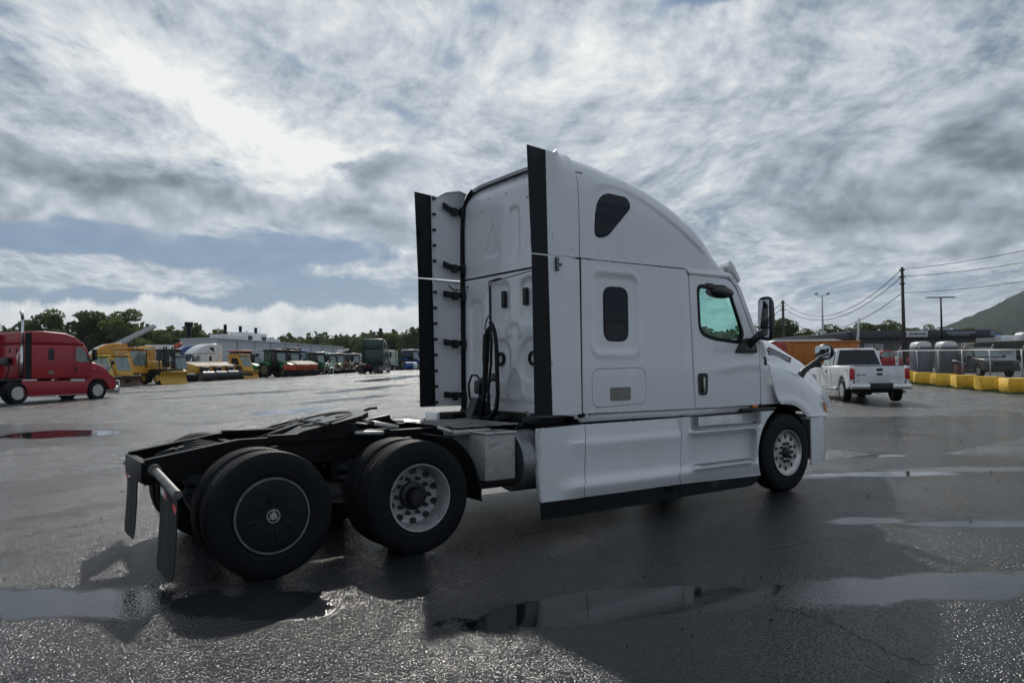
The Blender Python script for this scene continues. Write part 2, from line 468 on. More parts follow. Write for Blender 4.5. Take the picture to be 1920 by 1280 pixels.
M['steelrim'] = mat('grey_painted_rim', (.36, .37, .38), .42, metal=.35, vary=.15, vscale=8, dirt=(.12, .11, .10), dirt_amt=.6)
M['galv'] = mat('galvanised_steel', (.40, .41, .41), .42, metal=.75, vary=.18, vscale=10, bump=.1)
M['box_grey'] = mat('dusty_aluminium_box', (.36, .36, .355), .55, metal=.25, vary=.15, vscale=5, bump=.15, bscale=30, dirt=(.14, .13, .12), dirt_amt=.7)
M['tank'] = mat('brushed_tank_aluminium', (.22, .23, .24), .38, metal=.8, vary=.2, vscale=4, dirt=(.05, .05, .05), dirt_amt=.6)
M['dark_glass'] = mat('dark_tinted_glass', (.008, .014, .022), .06, vary=.1, spec=.22, rvary=0)
M['green_glass'] = glass('green_tinted_glass', (.42, .80, .69))
M['clear_glass'] = glass('pale_tinted_glass', (.90, .95, .94))
M['mirror'] = mat('mirror_glass', (.85, .86, .88), .03, metal=1, vary=.02, rvary=0)
M['dull_pipe'] = mat('dull_weathered_pipe', (.17, .17, .165), .5, metal=.6, vary=.3, vscale=14, bump=.2)
M['chrome'] = mat('worn_chrome', (.62, .62, .62), .16, metal=1, vary=.06)
M['red_lens'] = mat('red_lens', (.42, .012, .015), .2, vary=.1)
M['amber_lens'] = mat('amber_lens', (.75, .20, .02), .25, vary=.1)
M['tape_red'] = mat('red_reflective_tape', (.62, .03, .03), .35)
M['tape_white'] = mat('white_reflective_tape', (.78, .78, .78), .35)
M['flap'] = mat('grey_worn_mud_flap', (.008, .010, .010), .7, vary=.2, vscale=7, bump=.2, dirt=(.03, .03, .028), dirt_amt=.6)
M['interior'] = mat('dark_cab_interior', (.025, .027, .03), .7)
M['grey_badge'] = mat('grey_dusty_reflector', (.19, .185, .165), .5)
M['dark_hub'] = mat('oily_hub_black', (.006, .007, .009), .42, vary=.4, vscale=12, bump=.3)

# ---------------------------------------------------------------- ground
SEAM = ((-1.48, 19.67), (22.26, 2.23))
def gz(x, y):
    s = (x-CAM.x)*.574 + (y-CAM.y)*.819; l = (x-CAM.x)*.819 - (y-CAM.y)*.574
    t = min(1, max(0, (l+30)/18)); t = t*t*(3-2*t)
    return (.0095 + .007*t)*min(max(s-14, 0), 86)
def wet_ground(name, base, rough, pud, seam_rough, bd_=.0105):
    m = bpy.data.materials.new(name); m.use_nodes = True
    T = NT(m.node_tree); b = m.node_tree.nodes['Principled BSDF']
    g = T.new('ShaderNodeNewGeometry'); P = g.outputs['Position']
    x, y, z = T.xyz(P)
    edge = T.noise(P, 1.3, 6, .62, .3) - .5
    edge2 = T.noise(P, .55, 5, .6, .2)
    patch = T.noise(P, .23, 5, .6, .4)
    # streaks along the direction traffic takes (local x turned a little)
    ca, sa = math.cos(rad(28)), math.sin(rad(28))
    lu = x*ca + y*sa; lv = y*ca - x*sa
    streak = T.noise(T.vec(lu*.22, lv*1.6, 0.0), 1.1, 5, .62, .25)
    pm = None
    pm2 = None
    for (cx, cy, rx, ry, rot, *deep) in pud:
        c_, s_ = math.cos(rad(rot)), math.sin(rad(rot))
        dx = x - cx; dy = y - cy
        a = (dx*c_ + dy*s_)*(1/rx); e = (dy*c_ - dx*s_)*(1/ry)
        q = 1.0 - T.m('SQRT', a*a + e*e)
        if deep: pm2 = q if pm2 is None else T.m('MAXIMUM', pm2, q); continue
        pm = q if pm is None else T.m('MAXIMUM', pm, q)
    pf = T.ss(pm + edge*1.1 + (T.noise(P, 6.0, 4, .6)-.5)*.25, .0, .10) if pm is not None else None
    damp = T.ss(pm + edge*.9, -.45, .1) if pm is not None else None
    film = T.ss(pm2 + edge*1.5 + (edge2-.5)*1.2, .0, .35) if pm2 is not None else None
    grain = T.noise(P, 95.0, 3, .7); grain2 = T.vor(P, 62.0); grain3 = T.noise(P, 30.0, 4, .7)
    v1 = T.vor(P, 58.0); v2 = T.vor(P, 27.0)
    hgt = v1*v1*1.0 + v2*v2*.55 + grain*.12 + grain3*.30
    mott = T.noise(P, 3.2, 5, .65, .3)
    wet = T.ss(patch*.5 + streak*.45 + edge2*.25 + (mott-.5)*.45, .48, .80)
    stone = T.ss(T.vor(P, 75.0, out='Distance'), .15, .5)
    c = T.mix(stone*.6, base, tuple(q*1.8 for q in base))
    c = T.mix(T.ss(edge2, .42, .72)*.5, c, tuple(q*.45 for q in base))
    # a few long cracks
    ck = T.new('ShaderNodeTexVoronoi', feature='DISTANCE_TO_EDGE'); T.put(ck.inputs['Vector'], T.vm('ADD', P, T.vm('MULTIPLY', T.vec(edge, edge2, 0.0), (1.1, 1.1, 0)))); ck.inputs['Scale'].default_value = .22
    crack = T.ss(X(T, ck.outputs['Distance']), .006, .001)*T.ss(edge2, .44, .56)
    c = T.mix(crack*.85, c, (.006, .006, .007))
    r = rough + (streak-.5)*.4 - wet*seam_rough + (grain3-.5)*.25 + (mott-.5)*.25
    bs = 1.0 - wet*.35
    if pf is not None:
        c = T.mix(pf, T.mix(damp*.5, c, tuple(q*.4 for q in base)), tuple(q*.35 for q in base))
        r = r*(1.0-pf) + .025*pf
        bs = bs*(1.0 - T.m('POWER', pf, .5)*.985)*(1.0 - damp*.25)
    if film is not None:
        r = r*(1.0-film*.62); bs = bs*(1.0-film*.86)
    T.put(b.inputs['Base Color'], c)
    T.put(b.inputs['Roughness'], T.m('MINIMUM', T.m('MAXIMUM', r, .025), .7))
    b.inputs['IOR'].default_value = 1.42
    hgt = hgt - crack*1.5
    T.put(b.inputs['Normal'], T.bump(hgt, bs*GB, bd_))
    return m
GB = 1.0
PUDS = [(1.85, -3.38, 1.35, .36, -20), (-1.45, -.85, 1.3, .5, -38, 1), (-.35, -1.75, .9, .42, -48, 1), (3.7, -4.3, 1.5, .38, -28, 1), (5.7, -2.8, .55, .25, -35, 1), (8.0, -.5, 1.6, .3, -35, 1), (11.0, -2.0, 2.5, .35, -35, 1),
        (6.6, -3.7, .9, .16, -36), (9.2, -1.2, 1.1, .25, -35), (10.5, .6, 1.4, .3, -35), (-.3, 15.0, 1.5, 1.0, -36)]
M['pad'] = wet_ground('wet_concrete_pad', (.0145, .016, .019), .20, PUDS, .09, .0105)
M['yard'] = wet_ground('damp_asphalt_yard', (.036, .039, .043), .36, [(7.0, 18.8, 2.1, .9, 28), (11.0, 24.0, 5.0, .7, 32, 1), (17.0, 34.0, 8.0, 1.0, 40, 1), (9.0, 33.0, 7.0, 1.0, 20, 1), (26.0, 50.0, 12.0, 1.6, 45, 1), (6.0, 42.0, 7.0, 1.0, 20, 1)], .30, .016)
def ground_sheet(name, m, inside, dz, x0, x1, y0, y1, step):
    pass
def build_ground():
    # far yard: one terrain sheet, finer near the camera
    xs = [-900, -500, -300, -180, -120, -80] + list(range(-60, 181, 6)) + [200, 240, 300, 420, 600, 900]
    ys = [-900, -400, -150, -60, -30] + list(range(-18, 181, 6)) + [200, 240, 300, 420, 600, 900]
    mb = MB(); mb.grid([[(x, y, gz(x, y)-.004) for x in xs] for y in ys])
    o = mb.build('asphalt_yard', M['yard'], ang=60); tag(o, kind='structure')
    # near concrete pad: everything on the camera's side of the straight seam
    (ax, ay), (bx, by) = SEAM; dx, dy = bx-ax, by-ay; L = math.hypot(dx, dy); dx /= L; dy /= L
    nx, ny = -dy, dx
    if (CAM.x-ax)*nx + (CAM.y-ay)*ny < 0: nx, ny = -nx, -ny
    mb = MB(); rows = []
    for j in [0, .5, 1, 2, 3, 4, 5, 6, 8, 10, 13, 16, 20, 26, 34, 44]:
        rows.append([])
        for i in range(-36, 61, 3):
            wob = .05*math.sin(i*1.7) if j == 0 else 0
            px = ax+dx*i+nx*(j+wob); py = ay+dy*i+ny*(j+wob); rows[-1].append((px, py, gz(px, py)))
    mb.grid(rows)
    o = mb.build('concrete_pad', M['pad'], ang=60); tag(o, kind='structure')
    bm = bmesh.new(); bm.from_mesh(o.data); 
    for f in bm.faces:
        if f.normal.z < 0: f.normal_flip()
    bm.to_mesh(o.data); bm.free()
build_ground()

# ================================================================ the white sleeper tractor
truck = thing('semi_truck', 'clean white high roof sleeper semi truck filling the middle of the wet yard', 'semi truck', (0, 0, 0))
def meas(u, v, y):
    """side elevation was measured on the plane y=-1.22; carry (u,v) to the part's own depth"""
    k = (7.241 - y)/6.021
    return (CAM.x + (u-CAM.x)*k, -y, CAM.z + (v-CAM.z)*k)
def W(x, z):
    w = 1.21 - .07*sstep(5.0, 6.5, x)
    w -= .10*max(0, (z-1.95)/.85)**1.4*sstep(4.75, 5.9, x)
    return w
def both(fn):
    fn(1); fn(-1)
def mir(f, s):
    """s=1 right side (y<0), s=-1 left"""
    if s == 1: return f
    def g(u, v):
        p = f(u, v); return (p[0], -p[1], p[2])
    return g

# --- sleeper side panel with window recess and baggage hatch
def f_sleeper(u, v):
    w = W(u, v)
    d = sd_rr(u, v, 3.715, 2.225, .315, .415, .09)      # raised then sunk field round the window
    w -= .016*sstep(.02, -.045, d)
    w += .010*math.exp(-((d-.035)/.022)**2)
    w += .008*math.exp(-((v-1.45)/.5)**2)
    # the edge turns in at the rear door post
    w -= .012*sstep(4.78, 4.90, u)
    return meas(u, v, w)
hatch = rounded([(3.36, 1.215), (4.16, 1.235), (4.16, 1.635), (3.36, 1.63)], .11, 6)
for s in (1, -1):
    out = [(3.235, 1.165), (4.955, 1.150), (4.925, 1.6), (4.895, 2.3), (4.868, 2.705), (4.84, 2.775), (3.235, 2.782)]
    panel('sleeper_side', M['white'], truck, rounded(out, [.01, .01, 0, 0, .0, .02, .01]), mir(f_sleeper, s), .028, [hatch], (0, .03*s, 0))
    hp = [(3.76+(a-3.76)*.985, 1.43+(b-1.43)*.972) for a, b in hatch]
    panel('baggage_hatch', M['white'], truck, hp, mir(lambda u, v: meas(u, v, W(u, v)+.008*math.exp(-((v-1.45)/.5)**2)), s), .04, [], (0, .03*s, 0))
    panel('hatch_reflector', M['grey_badge'], truck, rounded([(3.625, 1.285), (3.92, 1.285), (3.92, 1.425), (3.625, 1.425)], .02), mir(lambda u, v: meas(u, v, W(u, v)+.016), s), .08, [], (0, .01*s, 0))
    win = rounded([(3.55, 1.935), (3.885, 1.935), (3.885, 2.50), (3.55, 2.50)], .11, 6)
    fr = rounded([(3.536, 1.92), (3.899, 1.92), (3.899, 2.514), (3.536, 2.514)], .12, 6)
    o = panel('sleeper_window', M['dark_glass'], truck, win, mir(lambda u, v: meas(u, v, W(u, v)-.006), s), .08, [], (0, .01*s, 0))
    panel('window_seal', M['rubber'], o, fr, mir(lambda u, v: meas(u, v, W(u, v)-.010), s), .08, [], (0, .015*s, 0))
    MB().box((*meas(3.717, 2.135, W(3.7, 2.1)-.003)[:1], -s*(W(3.7, 2.1)-.003), meas(3.717, 2.135, 1.2)[2]), (.31, .006, .014)).build('slider_bar', M['rubber'], o)

# --- doors, each with a real opening for the glass
dwin = rounded([(5.055, 2.03), (5.30, 1.965), (5.80, 1.925), (5.865, 2.05), (5.60, 2.615), (5.03, 2.60)], [.13, .12, .07, .05, .13, .09], 6)
def f_door(u, v):
    w = W(u, v)
    crease = 1.60 + .06*sstep(5.2, 6.1, u)
    w += .016*math.exp(-((v-crease)/.05)**2)*sstep(5.05, 5.6, u)
    w -= .012*math.exp(-((v-crease-.16)/.09)**2)*sstep(5.05, 5.7, u)
    w += .010*math.exp(-((v-1.42)/.35)**2)
    return meas(u, v, w)
for s in (1, -1):
    out = rounded([(4.972, 1.150), (6.165, 1.150), (6.172, 1.86), (6.06, 2.0), (5.73, 2.60), (5.60, 2.705), (4.888, 2.715)], [.02, .03, .05, .05, .10, .10, .02], 5)
    d = panel('cab_door', M['white'], truck, out, mir(f_door, s), .03, [dwin], (0, .05*s, 0))
    seal = [((p[0]-5.43)*1.035+5.43, (p[1]-2.29)*1.05+2.29) for p in dwin]
    inn = [((p[0]-5.43)*.93+5.43, (p[1]-2.29)*.92+2.29) for p in dwin]
    panel('window_seal', M['rubber'], d, seal, mir(lambda u, v: meas(u, v, W(u, v)+.004), s), .05, [inn], (0, .03*s, 0))
    panel('window_glass', M['green_glass'], d, dwin, mir(lambda u, v: meas(u, v, W(u, v)-.012), s), .2, [], None)
    hb = rounded([(5.03, 1.30), (5.175, 1.30), (5.19, 1.56), (5.02, 1.56)], .05, 5)
    h_ = panel('door_handle', M['black'], d, hb, mir(lambda u, v: meas(u, v, W(u, v)+.022), s), .06, [], (0, .02*s, 0))
    c = meas(5.115, 1.42, W(5.1, 1.4)+.032); MB().box((c[0], c[1]*s, c[2]), (.026, .02, .18), .006).build('handle_grip', M['alu'], h_)
    # look-down mirror above the glass
    c = meas(5.43, 2.535, 1.13); mb = MB(); mb.sph((c[0], c[1]*s, c[2]), .2, (1.25, .45, .38), 16)
    c = meas(5.22, 2.60, 1.16); mb.box((c[0], c[1]*s, c[2]), (.16, .06, .07), .01); mb.build('look_down_mirror', M['black'], d)
# grime streak at the rear of the door opening, roof rail above the door
for s in (1, -1):
    def frail(u, v): return meas(u, v, W(u, v)+.022*math.exp(-((v-2.745)/.03)**2)-.004)
    out = [(4.845, 2.790), (4.895, 2.727), (5.61, 2.718), (5.745, 2.625), (6.075, 2.02), (6.16, 1.98), (5.83, 2.60), (5.70, 2.745), (5.60, 2.785), (5.2, 2.79)]
    panel('door_rail', M['white'], truck, out, mir(frail, s), .03, [], (0, .05*s, 0))

# --- side extenders, white panels with black rubber trailing edges, black struts inside
def wup(z, top=4.0, w=1.21, n=5.5):
    f = min(.999, max(0, (z-2.79)/(top-2.79))); return w*(1-f**n)**(1/n)
def f_ext(u, v):
    k = sstep(2.86, 3.14, u); w = 1.21*(1-k) + (wup(v, 4.03) if v > 2.79 else 1.21)*k
    w += .012*math.exp(-((u-3.0)/.2)**2)
    return (u, -w, v)
for s in (1, -1):
    up_ = [(2.80, 2.800), (3.212, 2.795), (3.218, 3.90), (3.10, 3.925), (2.97, 3.915), (2.88, 3.855), (2.785, 3.865)]
    lo_ = [(2.835, 1.165), (3.218, 1.160), (3.212, 2.775), (2.80, 2.785)]
    m_ = mir(f_ext, s)
    e = panel('side_extender', M['white'], truck, up_, m_, .035, [], (0, .028*s, 0)); md = e.modifiers.new('solid', 'SOLIDIFY'); md.thickness = .008
    r = panel('extender_rubber', M['rubber'], truck, [(2.60, 2.800), (2.798, 2.800), (2.783, 3.866), (2.555, 3.885)], mir(lambda u, v: (u, -1.213, v), s), .2, [], (0, .014*s, 0)); r.modifiers.new('solid', 'SOLIDIFY').thickness = .006
    e = panel('side_extender', M['white'], truck, lo_, m_, .035, [], (0, .028*s, 0)); md = e.modifiers.new('solid', 'SOLIDIFY'); md.thickness = .008
    r = panel('extender_rubber', M['rubber'], truck, [(2.615, 1.165), (2.833, 1.165), (2.798, 2.783), (2.600, 2.786)], mir(lambda u, v: (u, -1.213, v), s), .2, [], (0, .014*s, 0)); r.modifiers.new('solid', 'SOLIDIFY').thickness = .006
    for k in range(14):
        z = 1.22 + k*.2
        if abs(z-2.79) < .04: continue
        MB().box((2.83-.02*k/14, -s*1.168, z), (.05, .02, .035), .004).build('strip_clip', M['black'], truck)
    for i, (z, dz) in enumerate([(3.74, -.05), (2.98, -.03), (2.60, 0), (1.98, 0), (1.31, 0)]):
        mb = MB()
        mb.prism([(2.93, z-.035), (3.08, z+dz-.045), (3.30, z+dz-.03), (3.32, z+dz+.03), (3.08, z+dz+.025), (2.93, z+.045)], -s*1.12, -s*1.165, 'y', .008)
        mb.box((3.20, -s*1.11, z+dz-.015), (.045, .06, .13), .008); mb.box((3.08, -s*1.12, z+dz-.02), (.07, .05, .11), .008); mb.cyl((2.96, -s*1.12, z), (2.96, -s*1.10, z), .02, n=8)
        mb.build('extender_strut', M['black'], truck)
    # lamp bar on the extender
    if s == 1:
        o = MB().box((2.90, -1.235, 2.705), (.035, .035, .145), .01).build('marker_lamp', M['black'], truck)
        for k in range(4): MB().box((2.888, -1.256, 2.655+k*.034), (.012, .006, .016)).build('lamp_cell', M['alu'], o)
        MB().tube([(2.91, -1.24, 2.70), (2.955, -1.235, 2.705), (2.965, -1.215, 2.69)], .008, 6).build('lamp_cable', M['black'], o)
mb = MB(); mb.tube([(3.0, 1.15, 2.72), (3.07, 1.12, 2.66), (3.16, 1.09, 2.655), (3.24, 1.02, 2.70), (3.27, .99, 2.77)], .008, 6)
mb.build('extender_cable', M['black'], truck)

for s in (1, -1):
    mb = MB(); mb.tube([(3.232, -s*1.178, z) for z in (1.12, 2.0, 2.79)] + [(3.232, -s*(wup(z, 4.0, 1.20)-.022), z-.02) for z in (3.0, 3.3, 3.5, 3.65, 3.75, 3.83, 3.90, 3.94)], .028, 8)
    mb.build('extender_seal', M['rubber'], truck)
    mb = MB(); mb.box((3.27, -s*1.165, 2.3), (.09, .04, 2.35)); mb.build('corner_seal', M['rubber'], truck)
for u, v in ((2.86, 2.97), (2.86, 3.0), (3.12, 2.88)): MB().sph(f_ext(u, v), .009, (1, .6, 1), 6).build('rivet', M['galv'], truck)
# --- roof fairing: lofted cap curving down to the windscreen
RT = [(3.2, 3.965), (3.5, 3.955), (3.9, 3.925), (4.3, 3.83), (4.75, 3.645), (5.2, 3.40), (5.6, 3.12), (5.85, 2.92), (6.02, 2.80)]
def roof_pt(x, t):
    """t 0..1 from the right eave over the top to the left eave"""
    top = interp(x, RT); H = max(.012, top-2.795)
    a = PI*t; n = 6.2 - 1.6*sstep(3.25, 3.9, x) - 1.2*sstep(4.6, 5.8, x)
    c, s_ = math.cos(a), math.sin(a)
    w = W(x-.12 if x > 5 else x, 2.8)
    y = -w*math.copysign(abs(c)**(2/n), c); z = 2.795 + H*abs(s_)**(2/n)
    # plan rounding of the nose
    xx = x - .22*sstep(5.1, 6.0, x)*(abs(y)/1.1)**3
    # raised arc above the quarter window
    if 3.36 < x < 5.6 and z < 3.9:
        arc = interp(x, [(3.36, 3.40), (3.5, 3.57), (3.7, 3.635), (3.95, 3.62), (4.3, 3.50), (4.8, 3.25), (5.3, 2.96), (5.6, 2.85)])
        g = sstep(.02, -.05, z-arc)*sstep(3.36, 3.48, x)*sstep(5.5, 5.0, x)
        y *= 1-.018*g
    return (xx, y, z)
rows = []
NX, NT_ = 84, 120
for i in range(NX+1):
    x = 3.225 + (6.02-3.225)*i/NX
    r = []
    for j in range(NT_+1):
        t = j/NT_
        # denser points up the walls
        t = .5 + .5*math.copysign(abs(2*t-1)**.55, 2*t-1)
        r.append(roof_pt(x, t))
    rows.append(r)
mb = MB(); mb.grid(rows)
# turn the rear rim in
rim = rows[0]; mb.grid([[(x+.0, y, z) for x, y, z in rim], [(x+.02, y*.97, 2.80+(z-2.80)*.975) for x, y, z in rim]])
bmesh.ops.remove_doubles(mb.bm, verts=mb.bm.verts, dist=.0008)
mb.build('roof_fairing', M['white'], truck, 30)
MB().box((4.2, 0, 2.786), (1.9, 2.36, .008)).build('roof_gasket', M['rubber'], truck)
# quarter windows in the fairing
tw = rounded([(3.425, 3.035), (3.60, 3.05), (3.955, 3.40), (3.90, 3.50), (3.55, 3.515), (3.45, 3.40)], [.09, .25, .10, .06, .12, .12], 6)
def f_tri(u, v, e=0.0):
    top = interp(u+.02, RT); f = min(.98, (v-2.795)/(top-2.795)); n = 4.6
    w = W(u, 2.8)*(1-f**n)**(1/n)
    w *= .982
    k = (7.241-w)/6.021
    return (CAM.x+(u-CAM.x)*k, -w-e-.004, CAM.z+(v-CAM.z)*k)
for s in (1, -1):
    o = panel('quarter_window', M['dark_glass'], truck, tw, mir(lambda u, v: f_tri(u, v, .006), s), .04, [], (0, .02*s, 0))
    panel('window_seal', M['rubber'], o, [((a-3.68)*1.04+3.68, (b-3.28)*1.05+3.28) for a, b in tw], mir(lambda u, v: f_tri(u, v, .001), s), .04, [], (0, .02*s, 0))
    panel('window_bar', M['rubber'], o, [(3.44, 3.268), (3.80, 3.235), (3.80, 3.247), (3.44, 3.280)], mir(lambda u, v: f_tri(u, v, .009), s), .05, [], (0, .01*s, 0))

# --- rear wall of the sleeper, pressed steel with stiffening swages
def seg_d(p, a, b):
    ax, ay = a; bx, by = b; px, py = p
    t = max(0, min(1, ((px-ax)*(bx-ax)+(py-ay)*(by-ay))/((bx-ax)**2+(by-ay)**2)))
    return math.hypot(px-ax-t*(bx-ax), py-ay-t*(by-ay))
def f_rear(yv, z):
    a = abs(yv)
    x = 3.235
    x += .05*max(0, (a-1.05)/.15)**2.2            # rounded corner
    e = 0
    if z < 2.8:
        # two big portrait fields, upper and lower
        for (cy, cz, hy, hz, r) in ((.36, 2.42, .24, .26, .10), (.36, 1.74, .25, .25, .18), (.86, 1.96, .14, .55, .10)):
            d = sd_rr(a, z, cy, cz, hy, hz, r)
            e += .030*sstep(.012, -.022, d)
        # arches at the bottom middle
        d = min(abs(math.hypot((a)/.8, (z-1.30)/1.9)-.19), 1) if z > 1.3 else 1
        e -= .024*math.exp(-(d/.025)**2)
        e += .012*sstep(1.27, 1.25, z)
        d = abs(math.hypot(a/1.1, (z-2.08)) - .12); e -= .016*math.exp(-(d/.03)**2)*(z > 2.0)
        e += .018*math.exp(-((z-2.765)/.02)**2)*sstep(.5, .55, a)*0
    else:
        # triangles and centre bar on the cap
        d = max(seg_in((a, z), [(.30, 3.02), (.66, 3.02), (.47, 3.45)]), -1)
        e += .026*sstep(.010, -.016, d)
        d = sd_rr(a, z, 0.0, 3.25, .10, .30, .06)
        e += .024*sstep(.010, -.016, d)
        x += .10*max(0, (z-3.72)/.23)**2.2
    return (x+e, yv, z)
def seg_in(p, tri):
    """signed distance to a triangle, rounded"""
    dm = -9
    n = len(tri)
    for i in range(n):
        a = tri[i]; b = tri[(i+1) % n]
        ex, ey = b[0]-a[0], b[1]-a[1]; L = math.hypot(ex, ey)
        d = ((p[0]-a[0])*ey - (p[1]-a[1])*ex)/L
        dm = max(dm, d)
    return dm
panel('rear_wall', M['white'], truck, rounded([(-1.195, 1.10), (1.195, 1.10), (1.195, 2.775), (-1.195, 2.775)], .02), f_rear, .026, [], (.03, 0, 0), 50)
top = [(wup(z, 3.95, 1.165, 7), z) for z in (2.80, 3.2, 3.5, 3.65, 3.75, 3.83, 3.88, 3.91, 3.935, 3.95)]
outl = [(-y, z) for y, z in top] + [(0, 3.953)] + [(y, z) for y, z in top[::-1]]
panel('roof_rear_wall', M['white'], truck, outl, f_rear, .028, [], (.03, 0, 0), 50)
for s in (1, -1):
    mb = MB(); mb.box((3.235, s*.22, 2.47), (.05, .075, .21), .02); mb.build('rear_vent', M['black'], truck)
    mb = MB(); mb.lathe([(.085, 0), (.085, -.03), (.055, -.035), (.055, 0)], (3.27, s*.33, 1.755), 'x', 24, True); mb.build('rear_fitting', M['rubber'], truck)
rv = random.Random(4)
for k in range(14):
    y_ = rv.uniform(-.6, .8); MB().sph((3.232, y_, 3.62+.12*(k % 3)), .010, (1, 1, 1), 6).build('rivet', M['galv'], truck)
# inner hull closing the sleeper, added to keep light out of its panel gaps; floor, dash, seats, wheel
mb = MB(); mb.box((4.12, 0, 1.97), (1.56, 2.26, 1.58), .03); mb.box((4.0, 0, 3.15), (1.3, 2.06, .7), .05)
mb.build('sleeper_light_block', M['interior'], truck)
mb = MB(); mb.box((5.55, 0, 1.10), (1.9, 2.1, .08)); mb.box((6.33, 0, 1.62), (.42, 2.05, .62), .06)
mb.box((5.3, 0, 2.765), (1.3, 2.0, .03)); mb.build('cab_floor_and_dash', M['interior'], truck)
mb = MB()
for s in (1, -1):
    mb.box((5.25, s*.58, 1.50), (.5, .52, .16), .05); mb.box((5.02, s*.58, 1.75), (.16, .5, .5), .06)
mb.build('seats', M['interior'], truck)
mb = MB(); ring = []
cc = Vector((6.02, .56, 2.03)); nrm = Vector((-.55, 0, .83)); a_ = Vector((0, 1, 0)); b_ = nrm.cross(a_)
mb.tube([cc + (a_*math.cos(t*PI/12) + b_*math.sin(t*PI/12))*.23 for t in range(25)], .018, 8, False)
mb.cyl(cc - b_*.2, cc + b_*.2, .014); mb.cyl(cc, cc - nrm*.4, .03); mb.build('steering_wheel', M['black'], truck)
# windscreen
rows = []
for i in range(9):
    t = i/8; r = []
    for j in range(13):
        q = -1 + 2*j/12
        xb = 6.36 - .30*t*1.0; lx = 6.50 + (5.86-6.50)*t; r.append((lx - .30*abs(q)**2.6, q*(1.08-.12*t), 1.93 + (2.80-1.93)*t))
    rows.append(r)
mb = MB(); mb.grid(rows); mb.build('windscreen', M['clear_glass'], truck)
for s in (1, -1):
    mb = MB(); mb.tube([(6.24, -s*1.09, 1.92), (6.10, -s*1.06, 2.2), (5.92, -s*1.01, 2.55), (5.80, -s*.97, 2.75), (5.66, -s*.98, 2.80)], [.06, .055, .05, .05, .05], 10); mb.build('windscreen_pillar', M['white'], truck)
# sun visor across the top of the windscreen
rows = []
sec = [(0, .20), (.035, .215), (.10, .17), (.22, 0), (.235, -.05), (.20, -.055), (.16, .0), (.07, .12), (.01, .16)]
for j in range(17):
    q = -1+2*j/16; rows.append([(6.10 - .20*abs(q)**2.6 + a, -q*.98, 2.775 + b) for a, b in sec])
mb = MB(); mb.grid([[rows[j][i % len(sec)] for i in range(len(sec))] for j in range(17)], True)
for e_ in (0, -1): mb.quad(rows[e_])
mb.build('sun_visor', M['white'], truck)
MB().box((5.88, -.95, 2.88), (.10, .04, .06), .01).build('visor_bracket', M['galv'], truck)

# --- bonnet with wings, one skin
S_ = [(6.20, 1.95), (6.45, 1.87), (6.68, 1.775), (6.9, 1.69), (7.07, 1.61), (7.2, 1.50), (7.35, 1.36), (7.5, 1.22), (7.6, 1.08)]
L_ = [(6.20, 1.68), (6.5, 1.655), (6.8, 1.60), (7.0, 1.52), (7.2, 1.41), (7.35, 1.30), (7.5, 1.17), (7.6, 1.03)]
def hood_pt(u, t):
    zs = interp(u, S_); zl = interp(u, L_); zb = 1.135 if u < 6.72 else .5+math.sqrt(max(.63**2-(u-6.72)**2, .435**2)); zb = min(zb, 1.135)
    if u > 7.2: zb = .945
    zb = max(zb, .945)
    pr = sstep(7.1, 7.6, u)
    cols = [(0.0, 0.0, zs+.045*(1-pr)), (.14, .36, zs+.04*(1-pr)), (.27, .66-.1*pr, zs+.018), (.34, .775-.08*pr, zs-.03), (.45, .90-.06*pr, (zs+zl)/2-.01),
            (.54, .955-.05*pr, zl+.025), (.575, 1.01-.06*pr, zl-.002), (.64, 1.12-.07*pr, zl-.03), (.76, 1.195-.09*pr, max(zl-.17, zb+.05)), (.88, 1.215-.09*pr, zb+(max(zl-.17, zb+.05)-zb)*.4), (1.0, 1.235-.09*pr, zb)]
    y = interp(t, [(c[0], c[1]) for c in cols]); z = interp(t, [(c[0], c[2]) for c in cols])
    # rolled wheel arch lip
    d = math.hypot(u-6.74, z-.5)
    y += .022*math.exp(-((d-.69)/.06)**2)*sstep(.8, .9, t)
    p = meas(u, z, y)
    return (p[0] + .18*(1-(y/1.2)**2)*sstep(6.9, 7.6, u), p[1], p[2])
mb = MB()
N1, N2 = 64, 60
for s in (1, -1):
    rows = []
    for i in range(N1+1):
        r = []
        for j in range(N2+1):
            t = j/N2
            u0 = interp(t, [(0, 6.22), (.3, 6.26), (.5, 6.33), (.6, 6.355), (.75, 6.41), (.88, 6.50), (1.0, 6.60)])
            u = u0 + (7.61-u0)*i/N1
            p = hood_pt(u, t); r.append((p[0], p[1]*s, p[2]))
        rows.append(r)
    mb.grid(rows)
bmesh.ops.remove_doubles(mb.bm, verts=mb.bm.verts, dist=.002)
hood = mb.build('bonnet', M['white'], truck, 50, solid=.02)
